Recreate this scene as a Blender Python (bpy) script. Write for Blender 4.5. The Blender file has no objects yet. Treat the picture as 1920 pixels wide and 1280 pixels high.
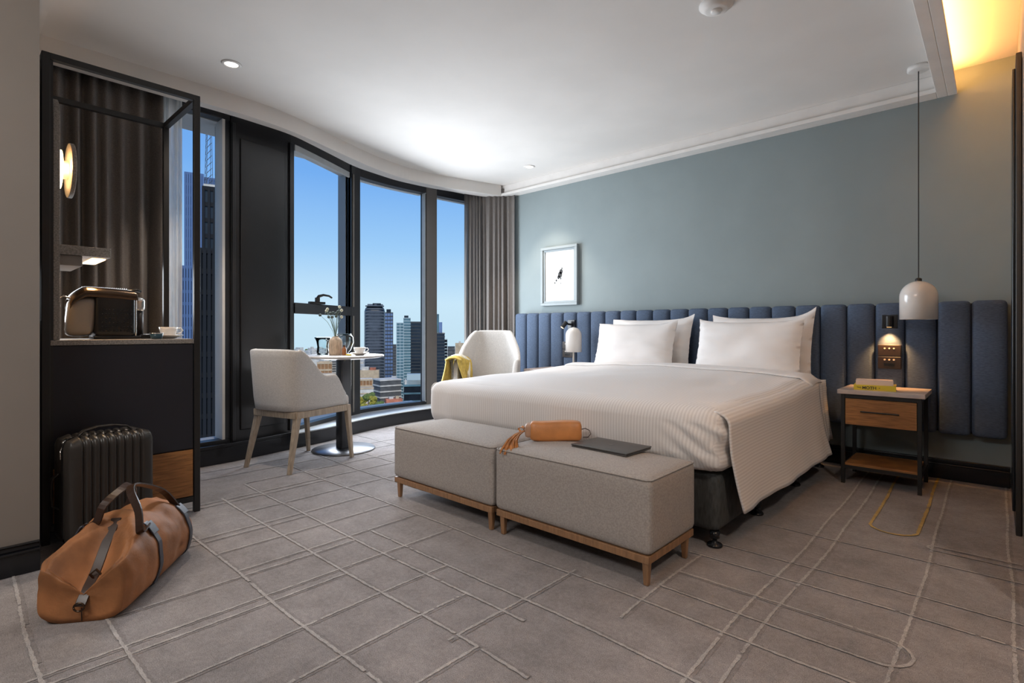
import bpy, bmesh, math, random
from mathutils import Vector, Matrix, noise
R = math.radians
rnd = random.Random(7)
SC = bpy.context.scene
COL = SC.collection

# ------------------------------------------------------------------ camera, world, sun, lights
cam = bpy.data.cameras.new('camera'); camo = bpy.data.objects.new('camera', cam); COL.objects.link(camo)
cam.sensor_width = 36; cam.lens = 990/1920*36; cam.shift_y = -21/1920; cam.clip_end = 6000
camo.location = (0, 0, 1.0); camo.rotation_euler = (R(90), 0, R(42.589))
SC.camera = camo
SC.view_settings.view_transform = 'Standard'; SC.view_settings.look = 'None'
SC.view_settings.gamma = 1; SC.view_settings.use_curve_mapping = False
SC.view_settings.exposure = 0.0

W = bpy.data.worlds.new('sky'); SC.world = W; W.use_nodes = True
nt = W.node_tree; nt.nodes.clear()
o_ = nt.nodes.new('ShaderNodeOutputWorld'); bg = nt.nodes.new('ShaderNodeBackground')
tc = nt.nodes.new('ShaderNodeTexCoord'); sp = nt.nodes.new('ShaderNodeSeparateXYZ')
rp = nt.nodes.new('ShaderNodeValToRGB')
nt.links.new(tc.outputs['Generated'], sp.inputs[0]); nt.links.new(sp.outputs['Z'], rp.inputs[0])
el = rp.color_ramp.elements
el[0].position = 0.0; el[0].color = (.60, .80, .93, 1)
el[1].position = 1.0; el[1].color = (.04, .14, .45, 1)
for p, c in ((.05, (.62, .83, .98)), (.15, (.36, .63, .96)), (.27, (.19, .44, .90)), (.5, (.09, .28, .74))):
    e = el.new(p); e.color = (*c, 1)
nt.links.new(rp.outputs[0], bg.inputs[0]); nt.links.new(bg.outputs[0], o_.inputs[0]); bg.inputs[1].default_value = 1.0

def light(name, kind, loc, rot, power, color, size=(1, 1), cam_vis=True, **k):
    l = bpy.data.lights.new(name, kind); l.energy = power; l.color = color
    if kind == 'AREA':
        l.shape = 'RECTANGLE'; l.size, l.size_y = size
    for a, b in k.items(): setattr(l, a, b)
    o = bpy.data.objects.new(name, l); COL.objects.link(o); o.location = loc
    o.rotation_euler = rot
    if not cam_vis: o.visible_camera = False
    return o
sun = light('sun', 'SUN', (0, 0, 50), (0, 0, 0), 2.6, (1, .95, .87), angle=R(.6))
sun.rotation_euler = Vector((-.62, .35, -.70)).to_track_quat('-Z', 'Y').to_euler()
DAY = (.86, .93, 1.0)
# daylight entering by the two window groups
def aim(v): return Vector(v).to_track_quat('-Z', 'Z').to_euler()
light('daylight_right', 'AREA', (-4.60, 3.10, 1.25), aim((1, .2, -.16)), 98, DAY, (1.7, 1.7), False)
light('daylight_left', 'AREA', (-4.15, 1.28, 1.3), aim((1, .1, -.2)), 9, DAY, (.3, 2.2), False)
# entry-side ceiling downlight, then an unseen fill light added behind the camera
light('entry_downlight', 'SPOT', (.92, .95, 2.66), aim((-.75, 1.0, -1.7)), 80, (1, .88, .76), spot_size=R(105), spot_blend=.8, shadow_soft_size=.12)
light('entry_fill', 'AREA', (-1.7, -1.1, 2.66), aim((-.2, .45, -1)), 70, (1, .95, .90), (1.7, .9))
light('cove_strip', 'AREA', (-.232, 2.3, 2.615), aim((.5, 0, 1)), 32, (1, .46, .12), (.02, 4.4))
SPOTS = [(-3.60, 1.27), (-3.58, 4.16), (-1.6, 1.0)]
for x, y in SPOTS[:2]:
    light('downlight_beam', 'SPOT', (x, y, 2.66), (0, 0, 0), 55 if y > 4 else 65, (1, .84, .68), spot_size=R(80), spot_blend=.5, shadow_soft_size=.03)
light('reading_beam', 'SPOT', (-.548, 4.41, 1.005), aim((0, .10, -1)), 13, (1, .50, .17), spot_size=R(95), spot_blend=.7, shadow_soft_size=.012)
light('reading_beam_left', 'SPOT', (-3.36, 4.34, 1.06), aim((-.4, -.4, -1)), .8, (1, .62, .3), spot_size=R(70), spot_blend=.7, shadow_soft_size=.012)
light('shelf_beam', 'AREA', (-3.45, .55, 1.353), (0, 0, 0), 2.2, (1, .62, .28), (.10, .05), False)

# ------------------------------------------------------------------ materials
M = {}
def mat(name, col, rough=.6, metal=0, var=0, vscale=8, bump=0, bscale=60, stretch=(1, 1, 1), coat=0, col2=None, spec=.5, trans=0, emit=None, estr=0, alpha=1):
    m = bpy.data.materials.new(name); m.use_nodes = True; n = m.node_tree; b = n.nodes['Principled BSDF']
    b.inputs['Base Color'].default_value = (*col, 1); b.inputs['Roughness'].default_value = rough
    b.inputs['Metallic'].default_value = metal; b.inputs['Specular IOR Level'].default_value = spec
    b.inputs['Coat Weight'].default_value = coat; b.inputs['Transmission Weight'].default_value = trans
    b.inputs['Alpha'].default_value = alpha
    if emit: b.inputs['Emission Color'].default_value = (*emit, 1); b.inputs['Emission Strength'].default_value = estr
    t = n.nodes.new('ShaderNodeTexCoord'); mp = n.nodes.new('ShaderNodeMapping'); mp.inputs['Scale'].default_value = stretch
    n.links.new(t.outputs['Object'], mp.inputs[0])
    nz = n.nodes.new('ShaderNodeTexNoise'); nz.inputs['Scale'].default_value = vscale; nz.inputs['Detail'].default_value = 5
    n.links.new(mp.outputs[0], nz.inputs['Vector'])
    r = n.nodes.new('ShaderNodeValToRGB'); v = max(var, .03)
    c2 = col2 or tuple(c*(1-v) for c in col)
    r.color_ramp.elements[0].color = (*c2, 1); r.color_ramp.elements[1].color = (*(min(1, c*(1+v)) for c in col), 1)
    r.color_ramp.elements[0].position = .35; r.color_ramp.elements[1].position = .65
    n.links.new(nz.outputs[0], r.inputs[0]); n.links.new(r.outputs[0], b.inputs['Base Color'])
    if bump:
        z2 = n.nodes.new('ShaderNodeTexNoise'); z2.inputs['Scale'].default_value = bscale; z2.inputs['Detail'].default_value = 3
        n.links.new(mp.outputs[0], z2.inputs['Vector'])
        bp = n.nodes.new('ShaderNodeBump'); bp.inputs['Strength'].default_value = bump; bp.inputs['Distance'].default_value = .003
        n.links.new(z2.outputs[0], bp.inputs['Height']); n.links.new(bp.outputs[0], b.inputs['Normal'])
    M[name] = m; return m
mat('wall_paint', (.242, .288, .296), .75, var=.02, vscale=3, bump=.05, bscale=200)
mat('side_paint', (.255, .225, .20), .8, var=.02, vscale=3)
mat('ceiling_paint', (.76, .73, .70), .85, var=.02, vscale=2)
mat('trim_white', (.78, .75, .72), .6)
mat('black_panel', (.016, .016, .018), .32, var=.1, vscale=4)
mat('black_gloss', (.010, .011, .014), .22)
mat('black_metal', (.014, .013, .013), .42)
mat('window_frame', (.022, .023, .027), .35)
mat('mullion_grey', (.17, .155, .145), .45)
mat('reveal', (.72, .70, .68), .6)
mat('sill_stone', (.55, .58, .60), .3, var=.06)
mat('cabinet_dark', (.013, .013, .020), .5)
mat('terrazzo', (.25, .225, .20), .6, var=.3, vscale=160, bump=.1)
mat('oak', (.33, .145, .045), .45, var=.28, vscale=9, stretch=(1.2, 1.2, 14), bump=.15, bscale=30)
mat('oak_leg', (.30, .165, .085), .5, var=.2, vscale=12, stretch=(8, 8, 1))
mat('chair_wood', (.38, .30, .22), .5, var=.2, vscale=14, stretch=(8, 8, 1))
mat('suitcase_black', (.030, .026, .023), .33, bump=.05, bscale=300)
mat('leather_tan', (.33, .135, .05), .6, var=.30, vscale=7, bump=.25, bscale=120)
mat('leather_dark', (.035, .016, .010), .33, var=.2)
mat('leather_slate', (.055, .06, .08), .4, var=.2)
mat('leather_clutch', (.58, .235, .075), .4, var=.12, vscale=12, bump=.2, bscale=150)
mat('clutch_end', (.50, .30, .20), .35)
mat('chair_fabric', (.55, .525, .50), .95, var=.09, vscale=120, bump=.35, bscale=420)
mat('bench_fabric', (.385, .352, .330), .95, var=.13, vscale=150, bump=.4, bscale=500)
mat('base_fabric', (.055, .058, .058), .9, var=.25, vscale=90, bump=.3, bscale=300, stretch=(1, 1, .25))
mat('blue_fabric', (.072, .104, .166), .85, var=.22, vscale=90, bump=.4, bscale=260, stretch=(.5, 1, 3))
mat('linen', (.80, .765, .745), .8, var=.01, vscale=3, bump=.08, bscale=25)
mat('curtain', (.165, .148, .138), .9, var=.2, vscale=200, bump=.3, bscale=500)
mat('lamp_white', (.74, .70, .66), .22, coat=.4)
mat('lamp_pole', (.55, .50, .44), .35)
mat('ceramic', (.80, .77, .74), .2, coat=.3)
mat('marble', (.52, .48, .455), .35, var=.06, vscale=6)
mat('night_top', (.50, .42, .38), .4, var=.08, vscale=20)
mat('steel', (.22, .22, .23), .34, metal=1)
mat('chrome', (.75, .74, .72), .12, metal=1)
mat('dark_chrome', (.10, .07, .05), .2, metal=1)
mat('machine_black', (.012, .012, .013), .25)
mat('tank', (.30, .26, .23), .15, coat=.5)
mat('laptop_grey', (.115, .110, .108), .4, metal=.6)
mat('laptop_mark', (.05, .05, .05), .3)
mat('frame_grey', (.28, .32, .335), .5)
mat('print_white', (.74, .74, .73), .35, coat=.5)
mat('ink', (.03, .03, .03), .7)
mat('book_yellow', (.72, .55, .04), .5)
mat('book_pink', (.80, .62, .52), .5)
mat('book_pages', (.80, .76, .66), .8)
mat('throw_yellow', (.50, .35, .075), .9, var=.15, vscale=40, bump=.3)
mat('throw_white', (.72, .68, .56), .9, bump=.3)
mat('woven', (.48, .36, .26), .7, var=.25, vscale=60, stretch=(1, 1, .3), bump=.3)
mat('bottle_amber', (.30, .11, .04), .15)
mat('stem_green', (.10, .15, .10), .6)
mat('flower_dark', (.06, .08, .07), .7)
mat('flower_pale', (.55, .52, .38), .7)
mat('teal_glass', (.03, .07, .10), .08)
mat('led_warm', (1, .6, .3), emit=(1, .66, .30), estr=7)
mat('led_amber', (1, .5, .2), emit=(1, .55, .22), estr=3)
mat('led_white', (1, .95, .9), emit=(1, .93, .84), estr=5)
mat('switch_plate', (.02, .012, .009), .4)
mat('switch_button', (.65, .55, .47), .4)
mat('tassel', (.42, .16, .035), .5, var=.3, vscale=30)
mat('door_dark', (.03, .025, .022), .4)
# exterior
mat('city_ground', (.36, .37, .33), .9, var=.35, vscale=.02)
mat('glass_blue', (.05, .09, .22), .2, spec=.7, var=.12, vscale=.05)
mat('glass_blue_light', (.14, .21, .38), .2, spec=.7, var=.2, vscale=.05)
mat('glass_dark', (.020, .030, .045), .3, spec=.3, var=.35, vscale=.06)
mat('glass_black', (.008, .012, .018), .6, spec=.15, var=.3, vscale=.1)
mat('glass_teal', (.09, .17, .20), .25, var=.3, vscale=.06)
mat('band_white', (.42, .50, .52), .6)
mat('band_blue', (.09, .15, .30), .3)
mat('band_black', (.012, .014, .018), .7, spec=.2)
mat('jamb_grey', (.34, .33, .32), .5)
mat('band_dark', (.05, .055, .06), .5)
mat('slate_tower', (.06, .068, .085), .3, var=.5, vscale=.07)
mat('slate_band', (.12, .135, .16), .4)
mat('brown_city', (.33, .17, .075), .8, var=.2, vscale=.2)
mat('tan_city', (.55, .42, .28), .8, var=.15, vscale=.2)
mat('pale_city', (.62, .58, .52), .8, var=.15, vscale=.2)
mat('grey_city', (.10, .10, .10), .8, var=.2, vscale=.2)
mat('red_roof', (.50, .17, .10), .8, var=.3, vscale=.2)
mat('tree_yellow', (.30, .26, .035), .9, var=.4, vscale=.8)
mat('tree_green', (.12, .16, .04), .9, var=.4, vscale=.8)

def stripes():      # satin-stripe bed linen, stripe coordinate from the cloth's own UV
    m = M['linen'].copy(); m.name = 'striped_linen'; n = m.node_tree; b = n.nodes['Principled BSDF']
    uv = n.nodes.new('ShaderNodeUVMap'); s = n.nodes.new('ShaderNodeSeparateXYZ'); n.links.new(uv.outputs[0], s.inputs[0])
    mu = n.nodes.new('ShaderNodeMath'); mu.operation = 'MULTIPLY'; mu.inputs[1].default_value = 2*math.pi/.017; n.links.new(s.outputs[0], mu.inputs[0])
    si = n.nodes.new('ShaderNodeMath'); si.operation = 'SINE'; n.links.new(mu.outputs[0], si.inputs[0])
    mr = n.nodes.new('ShaderNodeMapRange'); mr.inputs[1].default_value = -.5; mr.inputs[2].default_value = .5; n.links.new(si.outputs[0], mr.inputs[0])
    mx = n.nodes.new('ShaderNodeMix'); mx.data_type = 'RGBA'; n.links.new(mr.outputs[0], mx.inputs[0])
    mx.inputs[6].default_value = (.715, .675, .655, 1); mx.inputs[7].default_value = (.82, .785, .765, 1)
    n.links.new(mx.outputs[2], b.inputs['Base Color'])
    M['striped_linen'] = m
stripes()

def glass_mat(name, tint=(1, 1, 1), refl=.12):
    m = bpy.data.materials.new(name); m.use_nodes = True; n = m.node_tree; n.nodes.clear()
    out = n.nodes.new('ShaderNodeOutputMaterial'); mx = n.nodes.new('ShaderNodeMixShader')
    tr = n.nodes.new('ShaderNodeBsdfTransparent'); tr.inputs[0].default_value = (*tint, 1)
    gl = n.nodes.new('ShaderNodeBsdfGlossy'); gl.inputs['Roughness'].default_value = .02
    fr = n.nodes.new('ShaderNodeLayerWeight'); fr.inputs[0].default_value = refl
    n.links.new(fr.outputs['Fresnel'], mx.inputs[0]); n.links.new(tr.outputs[0], mx.inputs[1]); n.links.new(gl.outputs[0], mx.inputs[2])
    n.links.new(mx.outputs[0], out.inputs[0]); M[name] = m
glass_mat('pane', (.97, .985, .99), .04); glass_mat('clear_glass', (.92, .96, .97), .30)

def sheer_mat(name, col, a):
    m = bpy.data.materials.new(name); m.use_nodes = True; n = m.node_tree; n.nodes.clear()
    out = n.nodes.new('ShaderNodeOutputMaterial'); mx = n.nodes.new('ShaderNodeMixShader'); ad = n.nodes.new('ShaderNodeMixShader')
    tr = n.nodes.new('ShaderNodeBsdfTransparent'); d = n.nodes.new('ShaderNodeBsdfDiffuse'); t = n.nodes.new('ShaderNodeBsdfTranslucent')
    d.inputs[0].default_value = (*col, 1); t.inputs[0].default_value = (*col, 1)
    tcn = n.nodes.new('ShaderNodeTexCoord'); mp = n.nodes.new('ShaderNodeMapping'); mp.inputs['Scale'].default_value = (30, 30, 3)
    nz = n.nodes.new('ShaderNodeTexNoise'); nz.inputs['Scale'].default_value = 2; mr = n.nodes.new('ShaderNodeMapRange')
    n.links.new(tcn.outputs['Object'], mp.inputs[0]); n.links.new(mp.outputs[0], nz.inputs['Vector'])
    n.links.new(nz.outputs[0], mr.inputs[0]); mr.inputs[1].default_value = .3; mr.inputs[2].default_value = .7; mr.inputs[3].default_value = a-.15; mr.inputs[4].default_value = min(1, a+.12)
    ad.inputs[0].default_value = .5; n.links.new(d.outputs[0], ad.inputs[1]); n.links.new(t.outputs[0], ad.inputs[2])
    n.links.new(mr.outputs[0], mx.inputs[0]); n.links.new(tr.outputs[0], mx.inputs[1]); n.links.new(ad.outputs[0], mx.inputs[2])
    n.links.new(mx.outputs[0], out.inputs[0]); M[name] = m
sheer_mat('sheer_grey', (.30, .27, .25), .82); sheer_mat('sheer_white', (.92, .91, .89), .72)

def pile(name, col, lo=.8, hi=1.2):      # carpet pile: fine tuft grain over soft large patches
    m = bpy.data.materials.new(name); m.use_nodes = True; n = m.node_tree; b = n.nodes['Principled BSDF']
    b.inputs['Roughness'].default_value = 1; b.inputs['Specular IOR Level'].default_value = .1
    t = n.nodes.new('ShaderNodeTexCoord'); v = None; fine = None
    for sc_, a0, a1 in ((330, lo, hi), (60, .90, 1.10), (11, .90, 1.10), (1.7, .86, 1.14)):
        k = n.nodes.new('ShaderNodeTexNoise'); k.inputs['Scale'].default_value = sc_; k.inputs['Detail'].default_value = 2; n.links.new(t.outputs['Object'], k.inputs['Vector'])
        fine = fine or k
        r = n.nodes.new('ShaderNodeMapRange'); r.inputs[1].default_value = .3; r.inputs[2].default_value = .7; r.inputs[3].default_value = a0; r.inputs[4].default_value = a1; n.links.new(k.outputs[0], r.inputs[0])
        if v is None: v = r.outputs[0]
        else:
            q = n.nodes.new('ShaderNodeMath'); q.operation = 'MULTIPLY'; n.links.new(v, q.inputs[0]); n.links.new(r.outputs[0], q.inputs[1]); v = q.outputs[0]
    vm = n.nodes.new('ShaderNodeVectorMath'); vm.operation = 'SCALE'; vm.inputs[0].default_value = col; n.links.new(v, vm.inputs['Scale']); n.links.new(vm.outputs[0], b.inputs['Base Color'])
    bp = n.nodes.new('ShaderNodeBump'); bp.inputs['Strength'].default_value = .5; bp.inputs['Distance'].default_value = .004
    n.links.new(fine.outputs[0], bp.inputs['Height']); n.links.new(bp.outputs[0], b.inputs['Normal']); M[name] = m
pile('carpet', (.282, .262, .262), .70, 1.30); pile('carpet_light', (.40, .378, .372), .70, 1.30); pile('carpet_shade', (.245, .227, .226)); pile('carpet_gold', (.48, .33, .13))

# ------------------------------------------------------------------ helpers
ROOT = {}
def tag(o, label=None, cat=None, group=None, kind=None):
    if label: o['label'] = label
    if cat: o['category'] = cat
    if group: o['group'] = group
    if kind: o['kind'] = kind
    return o
def thing(name, label, cat, loc=(0, 0, 0), rz=0, group=None):
    o = bpy.data.objects.new(name, None); COL.objects.link(o); o.empty_display_size = .1
    o.location = loc; o.rotation_euler = (0, 0, rz); return tag(o, label, cat, group)
def obj(name, bm, m, parent=None, smooth=False, world=None, bevel=0, sub=0, solid=0, seg=2):
    """world=<origin>: bm is in world coordinates, shifted by the thing's origin"""
    if world is not None: bmesh.ops.translate(bm, vec=-Vector(world), verts=bm.verts)
    bmesh.ops.recalc_face_normals(bm, faces=bm.faces)
    me = bpy.data.meshes.new(name); bm.to_mesh(me); bm.free()
    o = bpy.data.objects.new(name, me); COL.objects.link(o)
    me.materials.append(M[m])
    if smooth:
        for p in me.polygons: p.use_smooth = True
    if parent: o.parent = parent
    if solid:
        s = o.modifiers.new('solid', 'SOLIDIFY'); s.thickness = abs(solid); s.offset = 0
    if bevel:
        s = o.modifiers.new('bevel', 'BEVEL'); s.width = bevel; s.segments = seg; s.limit_method = 'ANGLE'; s.angle_limit = R(40)
        for p in me.polygons: p.use_smooth = True
        s2 = o.modifiers.new('wn', 'WEIGHTED_NORMAL')
    if sub:
        s = o.modifiers.new('sub', 'SUBSURF'); s.levels = sub; s.render_levels = sub
    return o
def struct(name, bm, m, **k):
    o = obj(name, bm, m, **k)
    if not k.get('parent'): o['kind'] = 'structure'
    return o
NB = bmesh.new
def box(bm, x0, x1, y0, y1, z0, z1, mtx=None):
    r = bmesh.ops.create_cube(bm, size=1)
    for v in r['verts']:
        v.co = Vector(((x0+x1)/2+v.co.x*(x1-x0), (y0+y1)/2+v.co.y*(y1-y0), (z0+z1)/2+v.co.z*(z1-z0)))
        if mtx is not None: v.co = mtx @ v.co
    return bm
def B(*a, **k): return box(NB(), *a, **k)
def taper(bm, p0, s0, p1, s1):      # square-section bar from p0 (half size s0) to p1 (half size s1)
    p0 = Vector(p0); p1 = Vector(p1); vs = []
    for p, s in ((p0, s0), (p1, s1)):
        for a, b in ((-1, -1), (1, -1), (1, 1), (-1, 1)): vs.append(bm.verts.new((p.x+a*s, p.y+b*s, p.z)))
    f = bm.faces.new
    f(vs[3::-1]); f(vs[4:8])
    for i in range(4): f((vs[i], vs[(i+1) % 4], vs[4+(i+1) % 4], vs[4+i]))
    return bm
def tube(bm, pts, r, seg=10, cap=True):
    pts = [Vector(p) for p in pts]; rs = r if isinstance(r, (list, tuple)) else [r]*len(pts)
    rings = []; up = None
    for i, p in enumerate(pts):
        d = (pts[min(i+1, len(pts)-1)]-pts[max(i-1, 0)]).normalized()
        if up is None: up = Vector((0, 0, 1)) if abs(d.z) < .9 else Vector((1, 0, 0))
        s = d.cross(up).normalized(); up = s.cross(d).normalized()
        rings.append([bm.verts.new(p+(s*math.cos(a)+up*math.sin(a))*rs[i]) for a in (2*math.pi*k/seg for k in range(seg))])
    for a, b in zip(rings, rings[1:]):
        for k in range(seg): bm.faces.new((a[k], a[(k+1) % seg], b[(k+1) % seg], b[k]))
    if cap: bm.faces.new(rings[0][::-1]); bm.faces.new(rings[-1])
    return bm
def ribbon(bm, pts, w, th, side):   # flat strap; side = width direction (vector or list)
    pts = [Vector(p) for p in pts]; rings = []
    for i, p in enumerate(pts):
        d = (pts[min(i+1, len(pts)-1)]-pts[max(i-1, 0)]).normalized()
        s = Vector(side[i] if isinstance(side, list) else side); s = (s-d*s.dot(d)).normalized(); n = d.cross(s)
        rings.append([bm.verts.new(p+s*a*w/2+n*b*th/2) for a, b in ((-1, -1), (1, -1), (1, 1), (-1, 1))])
    for a, b in zip(rings, rings[1:]):
        for k in range(4): bm.faces.new((a[k], a[(k+1) % 4], b[(k+1) % 4], b[k]))
    bm.faces.new(rings[0][::-1]); bm.faces.new(rings[-1]); return bm
def lathe(bm, prof, c=(0, 0, 0), seg=32, closed=False):
    c = Vector(c); rings = []
    for r, z in prof:
        rings.append([bm.verts.new(c+Vector((r*math.cos(a), r*math.sin(a), z))) for a in (2*math.pi*k/seg for k in range(seg))] if r > 1e-5 else [bm.verts.new(c+Vector((0, 0, z)))])
    for a, b in zip(rings, rings[1:]):
        if len(a) == 1 and len(b) == 1: continue
        for k in range(seg):
            if len(a) == 1: bm.faces.new((a[0], b[(k+1) % seg], b[k]))
            elif len(b) == 1: bm.faces.new((a[k], a[(k+1) % seg], b[0]))
            else: bm.faces.new((a[k], a[(k+1) % seg], b[(k+1) % seg], b[k]))
    return bm
def rbox(x0, x1, y0, y1, z0, z1, r, n=(10, 10, 6), fn=None):     # subdivided rounded box, fn(co, normal)->co
    bm = NB(); c = Vector(((x0+x1)/2, (y0+y1)/2, (z0+z1)/2)); h = Vector((x1-x0, y1-y0, z1-z0))/2
    def samples(k, hh):      # more samples near the rounded ends
        ks = [-1+2*i/k for i in range(k+1)]
        inner = [t*(hh-r)/hh for t in ks]
        return [-1, -1+.12*r/hh, -1+.45*r/hh]+inner+[1-.45*r/hh, 1-.12*r/hh, 1]
    S = [samples(n[i], h[i]) for i in range(3)]; cache = {}
    def vert(a, b_, c_):
        key = (round(a, 5), round(b_, 5), round(c_, 5))
        if key not in cache:
            p = Vector((a*h.x, b_*h.y, c_*h.z)); q = Vector([max(-(h[i]-r), min(h[i]-r, p[i])) for i in range(3)])
            d = p-q; nn = d.normalized() if d.length > 1e-9 else Vector((0, 0, 1)); co = q+nn*r
            if d.length < 1e-9: co = p
            w = c+co
            if fn: w = fn(w, nn)
            cache[key] = bm.verts.new(w)
        return cache[key]
    for ax in range(3):
        u, v = [(1, 2), (0, 2), (0, 1)][ax]
        for s in (-1, 1):
            for i in range(len(S[u])-1):
                for j in range(len(S[v])-1):
                    q = []
                    for (a, b_) in ((i, j), (i+1, j), (i+1, j+1), (i, j+1)):
                        t = [0, 0, 0]; t[ax] = s; t[u] = S[u][a]; t[v] = S[v][b_]; q.append(vert(*t))
                    if len(set(q)) >= 3:
                        try: bm.faces.new(q if s > 0 else q[::-1])
                        except ValueError: pass
    return bm
def grid(nu, nv, fn, uvfn=None):
    bm = NB(); vs = [[bm.verts.new(fn(i/nu, j/nv)) for j in range(nv+1)] for i in range(nu+1)]
    uv = bm.loops.layers.uv.new('UVMap') if uvfn else None
    for i in range(nu):
        for j in range(nv):
            f = bm.faces.new((vs[i][j], vs[i+1][j], vs[i+1][j+1], vs[i][j+1]))
            if uv:
                for l, (a, b_) in zip(f.loops, ((i, j), (i+1, j), (i+1, j+1), (i, j+1))): l[uv].uv = uvfn(a/nu, b_/nv)
    return bm
def ss(a, b, x):
    t = max(0, min(1, (x-a)/(b-a))); return t*t*(3-2*t)
def lerp(a, b, t): return a+(b-a)*t
def interp(tab, y):
    if y <= tab[0][0]: return tab[0][1]
    for (a, b), (c, d) in zip(tab, tab[1:]):
        if y <= c: return b+(d-b)*(y-a)/(c-a)
    return tab[-1][1]
def smooth_tab(tab, y, w=.12):
    return sum(interp(tab, y+k*w/3) for k in range(-3, 4))/7
def copy_tree(o, parent=None, **props):
    c = o.copy(); COL.objects.link(c)
    if parent: c.parent = parent
    for ch in list(o.children): copy_tree(ch, c)
    return c
def merge(bm, other):
    me = bpy.data.meshes.new('t'); other.to_mesh(me); other.free(); bm.from_mesh(me); bpy.data.meshes.remove(me); return bm

# ------------------------------------------------------------------ room shell
YB = 4.60; XR = .09; ZC = 2.70; ZS = 2.575
CF = [(0.2, -4.34), (1.0, -4.34), (1.54, -4.355), (2.04, -4.45), (2.5, -4.68), (2.99, -4.94), (3.43, -4.985), (3.85, -4.965), (4.7, -4.88)]   # window frame plane
CB = [(0.2, -4.26), (1.3, -4.268), (1.6, -4.285), (2.03, -4.37), (2.43, -4.44), (2.73, -4.565), (3.2, -4.665), (3.7, -4.68), (4.7, -4.62)]    # plinth front
CA = [(0.2, -4.05), (1.43, -4.049), (1.68, -4.063), (1.96, -4.128), (2.31, -4.263), (2.60, -4.37), (2.87, -4.463), (3.32, -4.545), (3.7, -4.509), (4.2, -4.36), (4.7, -4.22)]  # pelmet inner
CP = [(0.2, -4.13), (1.46, -4.134), (1.92, -4.181), (2.31, -4.361), (2.73, -4.565), (3.27, -4.66), (3.67, -4.63), (4.13, -4.53), (4.7, -4.36)]     # pelmet outer
def fC(y): return smooth_tab(CF, y, .15)
def fB(y): return smooth_tab(CB, y, .15)
def fA(y): return smooth_tab(CA, y, .12)
def fP(y): return min(smooth_tab(CP, y, .12), fA(y)-.06)
def slab(f0, f1, y0, y1, z0, z1, step=.05, bm=None):     # curved slab between x=f0(y) (room side) and x=f1(y)
    bm = bm or NB(); n = max(1, int(round((y1-y0)/step))); rows = []
    for i in range(n+1):
        y = y0+(y1-y0)*i/n; a, b = f0(y), f1(y)
        rows.append([bm.verts.new(p) for p in ((a, y, z0), (b, y, z0), (b, y, z1), (a, y, z1))])
    for r, s in zip(rows, rows[1:]):
        for k in range(4): bm.faces.new((r[k], r[(k+1) % 4], s[(k+1) % 4], s[k]))
    bm.faces.new(rows[0][::-1]); bm.faces.new(rows[-1]); return bm
off = lambda f, d: (lambda y: f(y)+d)

flo = struct('floor', B(-5.06, 1.3, -2.1, 4.75, -.12, 0), 'carpet')
LX = [(.04, -2, 5), (-.225, -2, 5), (-.575, -.4, 5), (-.66, 1.0, 5), (-.968, 1.6, 2.30), (-1.21, -.5, 1.14), (-1.48, -.5, 1.35), (-1.72, -1, 1.465),
      (-1.97, -1, 1.14), (-2.03, -1, 1.75), (-2.26, .40, 1.35), (-2.32, .84, 1.75), (-2.56, .84, 1.76), (-2.74, .3, 1.35), (-2.80, .3, 1.76), (-3.05, 1.14, 2.4),
      (-3.30, .84, 1.76), (-3.36, .84, 2.4), (-3.62, 1.35, 3), (-3.9, .84, 3), (-4.1, .84, 3), (-1.3, 1.1, 1.8)]
LY = [(.20, -3, -1.9), (.405, -2.8, .1), (.84, -4.2, .1), (1.14, -3.4, -1.0), (1.35, -3.6, -1.2), (1.465, -2.3, .1), (1.757, -3.9, .1), (2.30, -1.02, .1),
      (2.485, -1.02, .1), (2.89, -.9, .1), (2.05, -4.3, -2.6), (2.35, -4.3, -2.9), (2.7, -4.5, -2.9), (1.1, -.42, .1)]
def capsule(ax, ay, bx, by, r):     # open U: straight, half turn round (ax, ay), straight back
    d = Vector((bx-ax, by-ay, 0)); L_ = d.length; d.normalize(); n_ = Vector((-d.y, d.x, 0)); c = Vector((ax, ay, 0)); P = []
    k = int(L_/.012)
    for i in range(k, -1, -1): P.append(c+n_*r+d*(L_*i/k))
    m_ = max(8, int(math.pi*r/.012))
    for i in range(1, m_): a = math.pi*i/m_; P.append(c+n_*r*math.cos(a)-d*r*math.sin(a))
    for i in range(k+1): P.append(c-n_*r+d*(L_*i/k))
    return P
def wob(p): return Vector((p.x+.022*noise.noise(Vector((p.x*1.3, p.y*1.3, 2))), p.y+.022*noise.noise(Vector((p.x*1.3, p.y*1.3, 7))), 0))
def carpet_line(bm, P, w, z, shift, seed):
    rr_ = random.Random(seed); prev = None
    for i, p in enumerate(P):
        q = wob(p); d = (P[min(i+1, len(P)-1)]-P[max(0, i-1)]).normalized(); n_ = Vector((-d.y, d.x, 0))
        a = q+n_*(shift+w/2+rr_.uniform(-.0022, .0022)); b_ = q+n_*(shift-w/2+rr_.uniform(-.0022, .0022))
        cur = (bm.verts.new((a.x, a.y, z)), bm.verts.new((b_.x, b_.y, z)))
        if prev and rr_.random() > .02: bm.faces.new((prev[0], prev[1], cur[1], cur[0]))
        prev = cur
lines = []
for x, a, b_ in LX: a = max(a, -1.9); b_ = min(b_, 4.58); k_ = int((b_-a)/.012); lines.append([Vector((x, a+(b_-a)*i/k_, 0)) for i in range(k_+1)])
for y, a, b_ in LY: b_ = min(b_, .08); k_ = int((b_-a)/.012); lines.append([Vector((a+(b_-a)*i/k_, y, 0)) for i in range(k_+1)])
lines += [capsule(-.27, 1.99, -.97, 1.99, .085), capsule(-.21, 3.09, .08, 3.09, .03)]
bl, bd, bgd = NB(), NB(), NB()
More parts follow.
